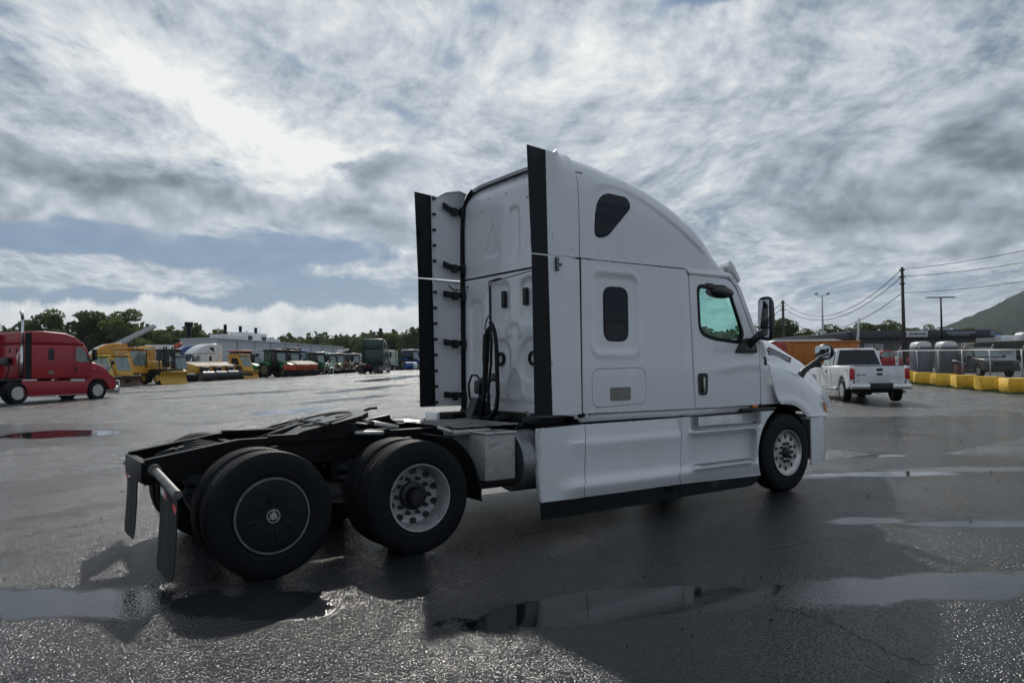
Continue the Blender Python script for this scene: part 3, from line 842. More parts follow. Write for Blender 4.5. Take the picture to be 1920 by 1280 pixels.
# cowl side between door and bonnet
for s in (1, -1):
    def f_cowl(u, v):
        y = interp(v, [(1.13, 1.20), (1.4, 1.185), (1.6, 1.13), (1.7, 1.04), (1.85, .96), (1.96, .88)])
        y = y*.0 + min(W(u, v), 1.19 if v < 1.5 else 1.16)
        y -= .20*sstep(1.62, 1.80, v)*sstep(6.18, 6.34, u)
        return meas(u, v, y)
    panel('cowl_side', M['white'], truck, [(6.182, 1.15), (6.585, 1.145), (6.49, 1.28), (6.405, 1.45), (6.36, 1.58), (6.325, 1.72), (6.26, 1.93), (6.19, 1.985), (6.183, 1.80)], mir(f_cowl, s), .03, [], (0, .06*s, 0))
    o = panel('cowl_vent', M['black'], truck, rounded([(6.205, 1.555), (6.33, 1.53), (6.335, 1.60), (6.30, 1.76), (6.20, 1.745)], .03), mir(lambda u, v: meas(u, v, 1.125+.012 if v < 1.7 else 1.09), s), .05, [], (0, .02*s, 0))
    o = panel('bonnet_vent', M['black'], truck, rounded([(6.345, 1.885), (6.84, 1.735), (6.80, 1.665), (6.62, 1.70), (6.355, 1.765)], .02), mir(lambda u, v: meas(u, v, interp(interp(u, S_)-v, [(0, .80), (.12, .885), (.25, .97)])+.012), s), .04, [], (0, .02*s, 0))
    for k in range(2):
        panel('vent_blade', M['chrome'], o, [(6.37, 1.845-.035*k), (6.79, 1.728-.02*k), (6.79, 1.721-.02*k), (6.37, 1.836-.035*k)], mir(lambda u, v: meas(u, v, interp(interp(u, S_)-v, [(0, .80), (.12, .885), (.25, .97)])+.022), s), .05, [], (0, .01*s, 0))
mb = MB(); mb.prism([(6.3, .95), (6.3, 1.5), (7.2, 1.42), (7.55, 1.1), (7.3, 1.0), (6.98, 1.13), (6.5, 1.13)], -1.12, 1.12, 'y', .03); mb.box((6.6, 0, 1.55), (.75, 1.7, .30), .04)
mb.build('bonnet_light_block', M['black'], truck)  # dark block added under the bonnet to stop sun through the cowl seam
# grille, headlamps, bumper
mb = MB(); mb.prism([(7.0, -.62), (7.9, -.55), (8.0, 0), (7.9, .55), (7.0, .62)], .90, 1.50, 'z', .03)
g = mb.build('grille', M['black'], truck)
for k in range(7): MB().prism([(7.9, -.5), (8.02, 0), (7.9, .5), (7.93, .5), (8.035, 0), (7.93, -.5)], .95+k*.075, .972+k*.075, 'z').build('grille_bar', M['chrome'], g)
for s in (1, -1):
    def f_lamp(u, v):
        p = hood_pt(u, .86); q = meas(u, v, 1.2-.09*sstep(7.1, 7.6, u)-.04*(v-1.05)); return (q[0]+.03, q[1]-.012, q[2])
    o = panel('headlamp', M['clear_glass'], truck, rounded([(7.46, 1.225), (7.565, 1.11), (7.60, .99), (7.61, .96), (7.56, .98), (7.50, 1.10)], .02), mir(f_lamp, s), .05, [], (0, .03*s, 0))
    o = panel('lamp_body', M['amber_lens'], o, rounded([(7.52, 1.14), (7.56, 1.10), (7.60, .97), (7.56, .985)], .02), mir(lambda u, v: tuple(a+b for a, b in zip(f_lamp(u, v), (0, .01, 0))), s), .05, [], (0, .02*s, 0))
bp = [(7.27, -1.20), (7.48, -1.215), (7.66, -1.17), (7.80, -1.02), (7.90, -.75), (7.96, -.3), (7.97, 0)]
bp = bp + [(a, -b) for a, b in bp[:-1][::-1]]
mb = MB(); rows = []
for z, off, cut in ((.30, -.10, .0), (.36, -.04, .0), (.50, .0, 0), (.75, .0, 0), (.88, -.01, 0), (.93, -.03, 0)):
    rows.append([(x + (off if abs(y) < 1.19 else 0), y*(1+off*.06), z) for x, y in bp])
mb.grid(rows); mb.grid([rows[-1], [(x-.10, y*.93, .935) for x, y in bp]])
mb.build('front_bumper', M['white'], truck, 50, solid=.02)
# front wing extension of the bumper is body colour; black inner wing liner
for s in (1, -1):
    rows = [[(6.74+.63*math.cos(a*PI/16), -s*y, .5+.625*math.sin(a*PI/16)) for a in range(0, 17)] for y in (1.07, .62)]
    mb = MB(); mb.grid(rows); mb.grid([rows[1], [(6.74, -s*.62, .5)]*17]); 
    bmesh.ops.remove_doubles(mb.bm, verts=mb.bm.verts, dist=.0008)
    mb.build('wheel_arch_liner', M['black'], truck, 50)
# door mirrors
for s in (1, -1):
    mb = MB()
    mb.prism([(5.74, 1.80), (6.165, 1.80), (6.165, 1.90), (6.04, 1.99), (5.93, 1.98), (5.82, 1.90)], -s*1.09, -s*1.20, 'y', .015)
    mb.tube([(6.03, -s*1.16, 1.90), (6.07, -s*1.24, 1.98), (6.10, -s*1.33, 2.06)], [.06, .045, .05], 8)
    base = mb.build('mirror_arm', M['black'], truck)
    mb = MB()
    rows = []
    for (z, hw, hx) in ((1.955, .04, .03), (1.97, .075, .06), (2.05, .095, .085), (2.25, .10, .095), (2.42, .095, .085), (2.485, .075, .06), (2.50, .04, .03)):
        rows.append([(6.10 + hx*(math.copysign(abs(math.cos(a*PI/10))**.7, math.cos(a*PI/10)) if math.cos(a*PI/10) > 0 else -.35*abs(math.cos(a*PI/10))**.3), -s*(1.375 + hw*math.copysign(abs(math.sin(a*PI/10))**.6, math.sin(a*PI/10))), z) for a in range(20)])
    mb.grid(rows, True); mb.quad(rows[0][::-1]); mb.quad(rows[-1])
    mh = mb.build('door_mirror', M['black'], truck, 50)
    MB().box((6.062, -s*1.375, 2.29), (.008, .155, .34), .003).build('mirror_glass', M['mirror'], mh)
    MB().box((6.062, -s*1.375, 2.045), (.008, .145, .11), .003).build('wide_angle_glass', M['mirror'], mh)
    # wing mirror on its long arm
    mb = MB(); mb.tube([(7.28, -s*1.02, 1.46), (7.36, -s*1.05, 1.56), (7.52, -s*1.09, 1.66), (7.66, -s*1.14, 1.74)], [.055, .04, .032, .035], 8)
    mb.box((7.27, -s*1.02, 1.44), (.12, .10, .10), .02); am = mb.build('wing_mirror_arm', M['black'], truck)
    mb = MB(); mb.sph((7.70, -s*1.16, 1.82), .12, (.62, 1.12, .95), 18); wm = mb.build('wing_mirror', M['black'], truck)
    mb = MB(); mb.prism(rounded([(-s*1.27, 1.735), (-s*1.05, 1.735), (-s*1.05, 1.905), (-s*1.27, 1.905)], .045, 4), 7.632, 7.650, 'x'); mb.build('mirror_glass', M['mirror'], wm)
# --- sill band under the cab and the black gap by the wing
for s in (1, -1):
    mb = MB(); mb.tube([(3.26, -s*1.13, 1.115), (4.0, -s*1.135, 1.115), (4.98, -s*1.13, 1.105), (6.2, -s*1.08, 1.11)], .05, 10); mb.build('cab_sill', M['white'], truck)
    MB().box((6.2, -s*1.12, 1.085), (.7, .12, .05), .01).build('sill_trim', M['black'], truck)
    MB().box((6.13, -s*1.165, 1.127), (.11, .025, .03), .006).build('side_marker', M['amber_lens'], truck)

# --- lower fairings
def wsk(z):
    return interp(z, [(.28, 1.232), (.33, 1.258), (.39, 1.285), (.415, 1.287), (.435, 1.278), (.495, 1.236), (.52, 1.230), (.70, 1.226), (.855, 1.240), (.872, 1.240), (.888, 1.214), (.905, 1.210), (1.06, 1.196)])
def f_sk(u, v):
    b = 1.215 + (wsk(v)-1.215)*sstep(2.85, 3.2, u)
    if u > 3.2: b = wsk(v)
    return meas(u, v, b)
def f_sk1(u, v):
    # rear end piece: ledges die out towards the trailing edge
    k = sstep(2.80, 3.22, u)
    ku = sstep(2.80 + (v-.25)*.25, 3.2, u)
    return meas(u, v, 1.205 + (wsk(v)-1.205)*ku + .018*(1-sstep(2.62, 2.70, u)))
for s in (1, -1):
    o = panel('tank_fairing', M['white'], truck, rounded([(2.665, .285), (3.235, .300), (3.225, .40), (3.25, .45), (3.235, .52), (3.255, .86), (3.25, 1.05), (2.645, 1.035), (2.64, .6)], [.05, 0, 0, 0, 0, 0, .01, .02, 0]), mir(f_sk1, s), .028, [], (0, .05*s, 0))
    md = o.modifiers.new('solid', 'SOLIDIFY'); md.thickness = .01
    panel('tank_fairing', M['white'], truck, [(3.247, .300), (4.672, .295), (4.662, .40), (4.688, .45), (4.675, .52), (4.705, .86), (4.70, 1.052), (3.262, 1.05), (3.267, .86), (3.247, .52), (3.262, .45), (3.237, .40)], mir(f_sk, s), .03, [], (0, .05*s, 0))
    arc = [(6.725-math.sqrt(max(0, .625**2-(z-.5)**2)), z) for z in (.27, .35, .45, .55, .65, .75, .85, .95, 1.02, 1.06)]
    def f_st(u, v):
        w = wsk(v) if v < .5 else 1.235
        e = sstep(4.74, 4.80, u)
        w += (1.235 - w)*e*sstep(.44, .52, v)
        # upper pocket behind the top tread
        fx = sstep(4.86, 4.90, u)*sstep(6.20, 6.02, u)
        w -= .20*fx*sstep(.895, .905, v)
        # lower pocket
        fx = sstep(4.79, 4.95, u)*sstep(6.10, 5.98, u)
        w -= .125*fx*sstep(.475, .50, v)*sstep(.845, .815, v)
        w += .05*math.exp(-((v-.445)/.028)**2)*sstep(4.80, 5.0, u)*sstep(6.12, 5.9, u)
        w += .035*math.exp(-((v-.872)/.022)**2)*sstep(4.80, 4.95, u)*sstep(6.15, 6.0, u)
        return meas(u, v, w)
    panel('step_fairing', M['white'], truck, [(4.684, .293), (6.14, .262)] + arc[1:] + [(4.715, 1.052), (4.718, .86), (4.688, .52), (4.70, .45), (4.674, .40)], mir(f_st, s), .017, [], (0, .05*s, 0), 60)
    for (x0, x1, z, y) in ((4.98, 5.98, .462, 1.235), (4.98, 6.02, .892, 1.19)):
        a = meas(x0, z, y); b = meas(x1, z, y)
        st = MB().box(((a[0]+b[0])/2, s*(a[1]), (a[2]+b[2])/2+.012), (b[0]-a[0], .135, .016), .004).build('step_tread', M['alu'], truck)
        mb = MB()
        for k in range(26):
            for q in range(3):
                mb.box((a[0]+.03+(b[0]-a[0]-.06)*k/25, s*a[1]+(q-1)*.04, (a[2]+b[2])/2+.024), (.014, .022, .010))
        mb.build('tread_studs', M['alu'], st)['kind'] = 'stuff'
    a = meas(5.0, .935, 1.12); b = meas(5.80, 1.045, 1.12)
    MB().box(((a[0]+b[0])/2, s*a[1], (a[2]+b[2])/2), (b[0]-a[0], .012, b[2]-a[2]), .004).build('kick_plate', M['tape_white'], truck)
    # black rubber skirts hanging below
    for (u0, u1, z0, z1) in ((2.675, 4.668, .13, .302), (4.680, 6.05, .145, .292)):
        panel('ground_skirt', M['rubber'], truck, rounded([(u0, z0), (u1-(.12 if u1 > 6 else 0), z0+.0), (u1, z0+(.04 if u1 > 6 else 0)), (u1+(.08 if u1 > 6 else 0), z1-.02), (u0-.01, z1)], .01), mir(lambda u, v: meas(u, v, 1.222+.06*(v-.13)), s), .15, [], (0, .012*s, 0))
# tanks and boxes behind the fairings
for s in (1, -1):
    mb = MB(); mb.lathe([(.0, 0), (.20, -.012), (.295, 0), (.31, .03), (.31, 1.9), (.29, 1.92), (0, 1.93)], (2.50, -s*.875, .70), 'x', 36)
    t = mb.build('fuel_tank', M['tank'], truck)
    for x in (2.95, 4.0): MB().lathe([(.314, 0), (.318, 0), (.318, .06), (.314, .06)], (x, -s*.875, .70), 'x', 36, True).build('tank_strap', M['galv'], t)
    mb = MB(); mb.box((2.235, -s*.84, .785), (.36, .62, .45), .018)
    b = mb.build('battery_box', M['box_grey'], truck)
    MB().box((2.235, -s*.845, 1.018), (.38, .64, .022), .006).build('box_lid', M['alu'], b)
    MB().box((2.235, -s*.80, .52), (.40, .60, .07), .01).build('box_tray', M['frame'], b)
# chassis rails, crossmembers
for s in (1, -1):
    poly = [(-.80, .72), (.35, .79), (6.9, .79), (6.9, 1.045), (.35, 1.045), (-.05, 1.045), (-.80, .925)]
    mb = MB()
    mb.prism(poly, -s*.425, -s*.434, 'y')
    mb.prism([(-.80, .925), (-.05, 1.045), (6.9, 1.045), (6.9, 1.037), (-.05, 1.037), (-.80, .917)], -s*.345, -s*.4335, 'y')
    mb.prism([(-.80, .72), (.35, .79), (6.9, .79), (6.9, .798), (.35, .798), (-.80, .728)], -s*.345, -s*.4335, 'y')
    for k in range(26): mb.cyl((-.6+k*.22+.03*(k % 3), -s*.434, .86+.11*(k % 2)), (-.6+k*.22+.03*(k % 3), -s*.446, .86+.11*(k % 2)), .013, n=6)
    mb.build('chassis_rail', M['frame'], truck)
for x, z0, z1 in ((-.78, .73, .90), (-.02, .78, 1.0), (.66, .80, .98), (1.45, .80, 1.02), (2.9, .8, 1.03), (4.2, .8, 1.03)):
    MB().box((x, 0, (z0+z1)/2), (.07, .70, z1-z0), .01).build('crossmember', M['frame'], truck)
mb = MB()
for k in range(5): mb.tube([(-.70+.05*k, -.3+.12*k, .93), (-.3, -.2+.08*k, .96+.015*k), (.2, -.12+.06*k, .90), (1.5, -.1+.05*k, .95), (3.0, -.1+.05*k, .98)], .016, 6)
for k in range(4): mb.tube([(-.72+.1*k, .12*k-.2, .86), (-.65+.1*k, .12*k-.16, .94), (-.52+.1*k, .12*k-.1, .97), (-.42+.1*k, .12*k-.05, .90)], .014, 6)
mb.build('air_lines', M['rubber'], truck)
# axles, differentials, springs, air bags
for i, x in enumerate((0.0, 1.32)):
    mb = MB(); mb.tube([(x, -.95, .5), (x, -.45, .5), (x, -.2, .5), (x, .2, .5), (x, .45, .5), (x, .95, .5)], [.075, .085, .15, .15, .085, .075], 14); mb.sph((x+.05, 0, .52), .23, (1.1, .9, 1.05), 16)
    mb.build('drive_axle', M['frame'], truck)
    for s in (1, -1):
        mb = MB(); mb.tube([(x-.42, -s*.43, .56), (x-.1, -s*.43, .50), (x+.35, -s*.43, .60), (x+.5, -s*.43, .74)], .045, 8); mb.box((x-.1, -s*.43, .60), (.2, .14, .18), .02)
        mb.build('suspension_arm', M['frame'], truck)
        mb = MB(); mb.lathe([(0, 0), (.11, 0), (.13, .03), (.10, .07), (.13, .11), (.12, .17), (0, .18)], (x-.38, -s*.43, .60), 'z', 18); mb.build('air_bag', M['rubber'], truck)
        mb = MB(); mb.cyl((x+.22, -s*.56, .45), (x+.22, -s*.56, .98), .032); mb.build('shock_absorber', M['frame'], truck)
    for s in (1, -1):
        mb = MB(); mb.cyl((x-.25, -s*.52, .62), (x-.08, -s*.50, .66), .085, n=18); mb.cyl((x-.33, -s*.52, .60), (x-.25, -s*.52, .62), .07, n=18); mb.build('brake_chamber', M['frame'], truck)
mb = MB(); mb.tube([(6.74, -.95, .5), (6.74, -.5, .42), (6.74, .5, .42), (6.74, .95, .5)], .06, 10); mb.box((6.4, 0, .78), (1.2, .7, .5), .05); mb.box((4.6, 0, .7), (1.6, .5, .35), .05); mb.tube([(1.4, 0, .55), (4.0, 0, .72)], .06, 10)
mb.build('front_axle_and_engine', M['frame'], truck)
mb = MB(); mb.box((3.05, 0, 1.0), (.5, 1.9, .06), .01); mb.box((3.25, 0, 1.06), (.3, 2.1, .14), .01); mb.box((3.0, -.9, 1.08), (.45, .30, .10), .02); mb.box((2.92, .75, 1.06), (.42, .36, .10), .02)
mb.build('rear_cab_support', M['frame'], truck)
mb = MB(); mb.tube([(2.80, -.62, .99), (2.95, -.60, 1.06), (3.02, -.58, 1.10), (3.03, -.5, 1.16)], .018, 8); mb.build('grab_pipe', M['alu'], truck)
for s in (.95,):
    MB().box((2.62, .90, 1.05), (.05, .28, .12), .01).build('rear_bracket', M['tape_white'], truck)
for q in ((2.86, -.25, 1.08, .07), (2.9, -.75, 1.07, .09), (2.86, .25, 1.06, .06)):
    MB().sph(q[:3], q[3], (1, 1.3, .8), 12).build('air_tank', M['frame'], truck)
# diamond deck plate
mb = MB(); mb.box((2.33, -.27, 1.056), (.80, 1.14, .012), .002)
dp = mb.build('deck_plate', mat('dark_dirty_deck', (.012, .012, .013), .75, metal=.0, spec=.1, vary=.3, vscale=12), truck)
mb = MB()
for i in range(8):
    for j in range(12):
        mb.box((1.985+i*.10, -.79+j*.095, 1.0645), (.105, .036, .005), rot=Matrix.Rotation(rad(45 if (i+j) % 2 else -45), 3, 'Z'))
mb.build('deck_lugs', M['alu'], dp)['kind'] = 'stuff'
MB().box((2.05, -.84, 1.02), (.5, .10, .05), .01).build('deck_edge', M['galv'], truck)
# fifth wheel
def tiltp(x, y, z): return (x, y, z + .0)
TH = rad(-11)
R5 = Matrix.Rotation(TH, 3, 'Y')
def t5(p): return tuple(Vector((.86, 0, 1.155)) + R5 @ Vector(p))
mb = MB()
outer = [(-.60, -.40), (-.60, -.30), (-.52, -.17), (-.25, -.055), (0, -.05), (.0, .05), (-.25, .055), (-.52, .17), (-.60, .30), (-.60, .40), (-.35, .46), (0, .47), (.25, .43), (.38, .30), (.43, .0), (.38, -.30), (.25, -.43), (0, -.47), (-.35, -.46)]
bm = mb.bm
v0 = [bm.verts.new(t5((x, y, 0 if x > -.36 else (x+.36)*.25))) for x, y in outer]
v1 = [bm.verts.new(t5((x*.98, y*.98, -.05 if x > -.36 else (x+.36)*.25-.04))) for x, y in outer]
bm.faces.new(v0); bm.faces.new(v1[::-1])
for i in range(len(v0)): bm.faces.new((v0[i], v1[i], v1[(i+1) % len(v0)], v0[(i+1) % len(v0)]))
bmesh.ops.triangulate(bm, faces=[f for f in bm.faces if len(f.verts) > 4], ngon_method='EAR_CLIP')
bmesh.ops.recalc_face_normals(bm, faces=bm.faces[:])
fwh = mb.build('fifth_wheel', M['grease'], truck, 30)
mb = MB(); mb.tube([t5((.30*math.cos(a), .30*math.sin(a)*1.1, .004)) for a in [rad(q) for q in range(-150, 151, 12)]], .008, 6)
mb.tube([t5((.16+.12*math.cos(a), .16*math.sin(a), .004)) for a in [rad(q) for q in range(-120, 121, 15)]], .007, 6)
mb.build('grease_groove', M['frame'], fwh)
mb = MB()
for s in (1, -1):
    mb.prism([(.45, 1.05), (1.15, 1.05), (1.02, 1.12), (.80, 1.13), (.60, 1.09)], -s*.36, -s*.42, 'y', .008)
    mb.box((.80, -s*.40, 1.055), (1.15, .10, .02), .004); mb.box((.80, -s*.44, 1.02), (1.2, .015, .09), .003)
mb.box((.80, 0, 1.07), (.30, .8, .05), .01); mb.cyl((.78, -.45, 1.12), (.78, .45, 1.12), .03)
mb.build('fifth_wheel_mount', M['frame'], fwh)
mb = MB(); mb.tube([t5((.40, -.05, -.02)), t5((.50, -.10, .0)), t5((.56, -.12, -.01))], .014, 6); mb.build('release_handle', M['frame'], fwh)
for (x, y, z, sx, sy, sz, mm, r_) in ((1.42, -.22, 1.085, .28, .22, .05, 'alu', 12), (1.40, .05, 1.07, .3, .5, .04, 'frame', 5), (1.55, .30, 1.09, .35, .20, .09, 'frame', -8), (.12, .38, 1.06, .22, .10, .03, 'frame', 0), (1.15, -.5, 1.04, .3, .06, .04, 'alu', 3)):
    MB().box((x, y, z), (sx, sy, sz), .01, Matrix.Rotation(rad(r_), 3, 'Y')).build('frame_bracket', M[mm], truck)
mb = MB(); mb.prism([(1.5, 1.05), (1.85, 1.05), (1.75, 1.12), (1.6, 1.13)], .28, .42, 'y', .01); mb.build('frame_stop', M['frame'], truck)
for k, s in enumerate((1, -1)):
    mb = MB(); mb.tube([(2.0, -s*.45, 1.05), (1.85, -s*.62, 1.055), (1.80, -s*.95, 1.04)], .022, 8); mb.build('mudguard_arm', M['galv'], truck)

# --- wheels
def tyre_mesh(R=.505, w=.28, lug=True, nb=144):
    h = w/2
    prof = [(.288, -h*.80), (.32, -h*.97), (.37, -h), (.42, -h*.985), (.462, -h*.93), (.487, -h*.86), (.499, -h*.80)]
    for c in (-.62, -.24, .24, .62):
        c *= h
        prof += [(R-.003 if abs(c) > h*.5 else R, c-.010), (R-.014, c-.007), (R-.014, c+.007), (R-.003 if abs(c) > h*.5 else R, c+.010)]
    prof += [(.499, h*.80), (.487, h*.86), (.462, h*.93), (.42, h*.985), (.37, h), (.32, h*.97), (.288, h*.80)]
    mb = MB(); mb.lathe(prof, (0, 0, 0), 'y', nb, True)
    mb.bm.verts.ensure_lookup_table(); npf = len(prof)
    # shoulder blocks: sink every third pair of shoulder rings
    for i in (6, 7, npf-8, npf-7):
        for k in range(nb):
            if False:
                v = mb.bm.verts[i*nb+k]; r = math.hypot(v.co.x, v.co.z); f = (r-.016)/r; v.co.x *= f; v.co.z *= f
    smooth_by_angle(mb.bm, rad(28)); me = bpy.data.meshes.new('tyre'); mb.bm.to_mesh(me); mb.bm.free(); me.materials.append(M['tyre'])
    return me
TY = tyre_mesh()
def band(me_name, mb, m, ang=35):
    smooth_by_angle(mb.bm, rad(ang)); me = bpy.data.meshes.new(me_name); mb.bm.to_mesh(me); mb.bm.free(); me.materials.append(m); return me
# outer face is at local y = -.14 (right side wheels)
mb = MB(); mb.lathe([(.302, -.125), (.300, -.140), (.288, -.138), (.283, -.118), (.270, -.10), (.262, -.02), (.245, .02), (.17, .035), (.11, .035), (.11, .045), (.18, .05), (.262, .06), (.29, .12), (.302, .12)], (0, 0, 0), 'y', 48, True)
RIM_D = band('wheel', mb, M['steelrim'])
mb = MB()
for k in (0,):
    a = 0; mb.cyl((.225*math.cos(a), .006, .225*math.sin(a)), (.225*math.cos(a), .034, .225*math.sin(a)), .030, n=12)
HOLE_D = band('hand_hole', mb, M['black'])

mb = MB(); mb.lathe([(0, -.100), (.075, -.097), (.085, -.08), (.09, -.02), (.125, -.01), (.13, .03), (.0, .03)], (0, 0, 0), 'y', 28)
for k in range(8):
    a = 2*PI*k/8; mb.cyl((.06*math.cos(a), -.10, .06*math.sin(a)), (.06*math.cos(a), -.125, .06*math.sin(a)), .009, n=6)
HUB_D = band('hub', mb, M['dark_hub'])
mb = MB(); mb.cyl((.158, .036, 0), (.158, -.012, 0), .020, n=6); NUT_D = band('wheel_nut', mb, M['dark_hub'])
mb = MB(); mb.cyl((.118, -.10, 0), (.118, -.135, 0), .018, n=6); NUT_F = band('wheel_nut', mb, M['dark_hub'])
mb = MB(); mb.lathe([(.302, -.138), (.300, -.145), (.286, -.145), (.284, -.138)], (0, 0, 0), 'y', 64, True); RING = band('cover_ring', mb, M['dull_pipe'])
mb = MB(); mb.lathe([(0, -.150), (.05, -.150), (.06, -.142), (.11, -.146), (.24, -.146), (.275, -.140), (.287, -.136), (.287, -.12), (0, -.12)], (0, 0, 0), 'y', 64)
for k in range(8):
    a = 2*PI*k/8+.2; c, s_ = math.cos(a), math.sin(a)
    mb.box((.16*c, -.150, .16*s_), (.10, .010, .022), .004, Matrix.Rotation(-a, 3, 'Y'))
COVER = band('wheel_cover', mb, M['rubber'])
mb = MB(); mb.lathe([(0, -.156), (.030, -.156), (.032, -.150), (0, -.15)], (0, 0, 0), 'y', 24); mb.lathe([(.044, -.150), (.046, -.158), (.054, -.158), (.056, -.150)], (0, 0, 0), 'y', 24, True)
for k in range(3):
    a = 2*PI*k/3+PI/2; mb.box((.037*math.cos(a), -.153, .037*math.sin(a)), (.022, .006, .010), 0, Matrix.Rotation(-a, 3, 'Y'))
EMB = band('cover_emblem', mb, M['galv'])
mb = MB(); mb.lathe([(.300, -.13), (.296, -.145), (.284, -.143), (.278, -.125), (.266, -.112), (.250, -.104), (.20, -.104), (.15, -.110), (.07, -.108), (.07, -.06), (.26, -.05), (.29, .10), (.30, .10)], (0, 0, 0), 'y', 56, True)
RIM_F = band('wheel', mb, M['alu'])
mb = MB()
for k in (0,):
    a = 0; n_ = 14; c = Vector((.205*math.cos(a), 0, .205*math.sin(a))); er = Vector((math.cos(a), 0, math.sin(a))); et = Vector((-math.sin(a), 0, math.cos(a)))
    ring = [bv for bv in [c + er*.030*math.cos(2*PI*q/n_)*1.1 + et*.024*math.sin(2*PI*q/n_) + Vector((0, -.1065, 0)) for q in range(n_)]]
    # follows the slope of the disc
    ring = list(ring)
    f = [mb.bm.verts.new(p) for p in ring]; b2 = [mb.bm.verts.new(p+Vector((0, .02, 0))) for p in ring]
    mb.bm.faces.new(f)
    for q in range(n_): mb.bm.faces.new((f[q], b2[q], b2[(q+1) % n_], f[(q+1) % n_]))
HOLE_F = band('hand_hole', mb, M['black'])

mb = MB(); mb.lathe([(0, -.150), (.05, -.150), (.066, -.14), (.072, -.118), (.072, -.08), (0, -.08)], (0, 0, 0), 'y', 28); 
HUB_F = band('hub', mb, M['dark_hub'])
def wheel(loc, rz, kind, parent):
    r = link('wheel', {'dual': RIM_D, 'cover': RIM_D, 'front': RIM_F, 'inner': RIM_D}[kind], None, parent); r.location = loc; r.rotation_euler = (0, 0, rz)
    link('tyre', TY, None, r)
    if kind in ('dual', 'front'):
        link('hub', HUB_D if kind == 'dual' else HUB_F, None, r)
        for k in range(10):
            h_ = link('hand_hole', HOLE_D if kind == 'dual' else HOLE_F, None, r); h_.rotation_euler = (0, 2*PI*(k+.5)/10, 0)
            h_ = link('wheel_nut', NUT_D if kind == 'dual' else NUT_F, None, r); h_.rotation_euler = (0, 2*PI*k/10, 0)
    if kind == 'cover': link('cover_ring', RING, None, r); link('wheel_cover', COVER, None, r); link('cover_emblem', EMB, None, r)
    return r
for s, rz in ((1, 0), (-1, PI)):
    wheel((0, -s*1.09, .5), rz, 'cover', truck); wheel((0, -s*.765, .5), rz+PI, 'inner', truck)
    wheel((1.32, -s*1.09, .5), rz, 'dual', truck); wheel((1.32, -s*.765, .5), rz+PI, 'inner', truck)
    wheel((6.74, -s*1.06, .5), rz, 'front', truck)
# quarter fenders
for s in (1, -1):
    rows = []
    for a in range(60, -9, -6):
        c, n_ = math.cos(rad(a)), math.sin(rad(a)); R_ = .60 + (.02 if a < 10 else 0)
        rows.append([(1.32+.03+R_*c, -s*y, .5+R_*n_) for y in (.66, .9, 1.22)])
    rows.append([(1.32+.66, -s*y, .40) for y in (.66, .9, 1.22)])
    mb = MB(); mb.grid(rows); mb.build('quarter_fender', M['rubber'], truck, 40, solid=.012)
# mud flaps on their round arms
for s in (1, -1):
    mb = MB(); mb.cyl((-.73, -s*.44, .845), (-.70, -s*1.21, .735), .034, n=14); mb.cyl((-.73, -s*.44, .845), (-.73, -s*.50, .84), .05, n=14)
    arm = mb.build('flap_arm', M['dull_pipe'], truck)
    MB().box((-.70, -s*.90, .715), (.012, .60, .075), .002, Matrix.Rotation(s*math.atan2(.11, .77), 3, 'X')).build('flap_clamp', M['black'], arm)
    for k in range(4):
        MB().box((-.708, -s*(.68+.15*k), .747-.143*(.15*k)-.055), (.004, .142, .055), 0, Matrix.Rotation(s*.142, 3, 'X')).build('reflective_tape', M['tape_red' if k % 2 else 'tape_white'], arm)
    rows = []
    for i in range(11):
        t = i/10; z = .70-.62*t; xo = -.70 - .03*t*t
        wd = .30 if t < .93 else .25
        rows.append([(xo+.004*math.sin(j*1.3), -s*(.90+wd*(-1+2*j/6)), z-.11*((.6/.77)*(-1+2*j/6))*.5*(1-t) ) for j in range(7)])
    mb = MB(); mb.grid(rows); mb.build('mud_flap', M['flap'], truck, 60, solid=.010)
mb = MB(); mb.box((-.81, 0, .82), (.03, .84, .17), .004); mb.build('rear_crossmember', M['frame'], truck)
# --- hose stick with air hoses behind the sleeper
def helix(a, b, r, turns, n=14):
    a = Vector(a); b = Vector(b); d = (b-a); L = d.length; d.normalize(); p = d.orthogonal().normalized(); q = d.cross(p)
    return [a + d*L*i/(turns*n) + (p*math.cos(2*PI*i/n)+q*math.sin(2*PI*i/n))*r for i in range(turns*n+1)]
mb = MB(); mb.tube([(3.1, .07, 2.70), (3.04, .10, 2.69), (2.97, .12, 2.66)], .01, 6); mb.tube([(3.2, -.6, 2.76), (3.0, .10, 2.66)], .006, 6)
mb.tube(helix((2.97, .12, 2.60), (2.97, .12, 2.23), .012, 30, 8), .006, 4); mb.cyl((2.97, .12, 2.6), (2.97, .12, 2.2), .016)
mb.tube([(2.97+.0*math.sin(a), .12+.03*math.sin(rad(a*30)), 2.64+.03*math.cos(rad(a*30))) for a in range(13)], .006, 5)
mb.build('hose_spring', M['black'], truck)
mb = MB(); mb.tube([(2.97, .12, 2.28), (2.98, .20, 2.24), (2.99, .26, 2.16), (3.0, .27, 1.9), (3.02, .27, 1.2)], .013, 8); mb.build('hose_stick', M['galv'], truck)
mb = MB()
mb.tube([(2.97, .12, 2.18), (2.96, .09, 2.14), (2.95, .15, 2.08), (2.95, .18, 1.9), (2.96, .22, 1.6), (2.96, .25, 1.35), (2.96, .33, 1.12), (2.9, .38, 1.04)], [.02, .022, .03, .04, .035, .03, .035, .035], 10)
mb.tube([(2.97, .12, 2.18), (2.96, .06, 2.14), (2.95, .0, 2.05), (2.95, -.03, 1.9), (2.95, -.04, 1.6), (2.95, -.05, 1.35), (2.95, -.02, 1.18), (2.93, .08, 1.08), (2.92, .22, 1.06)], .026, 10)
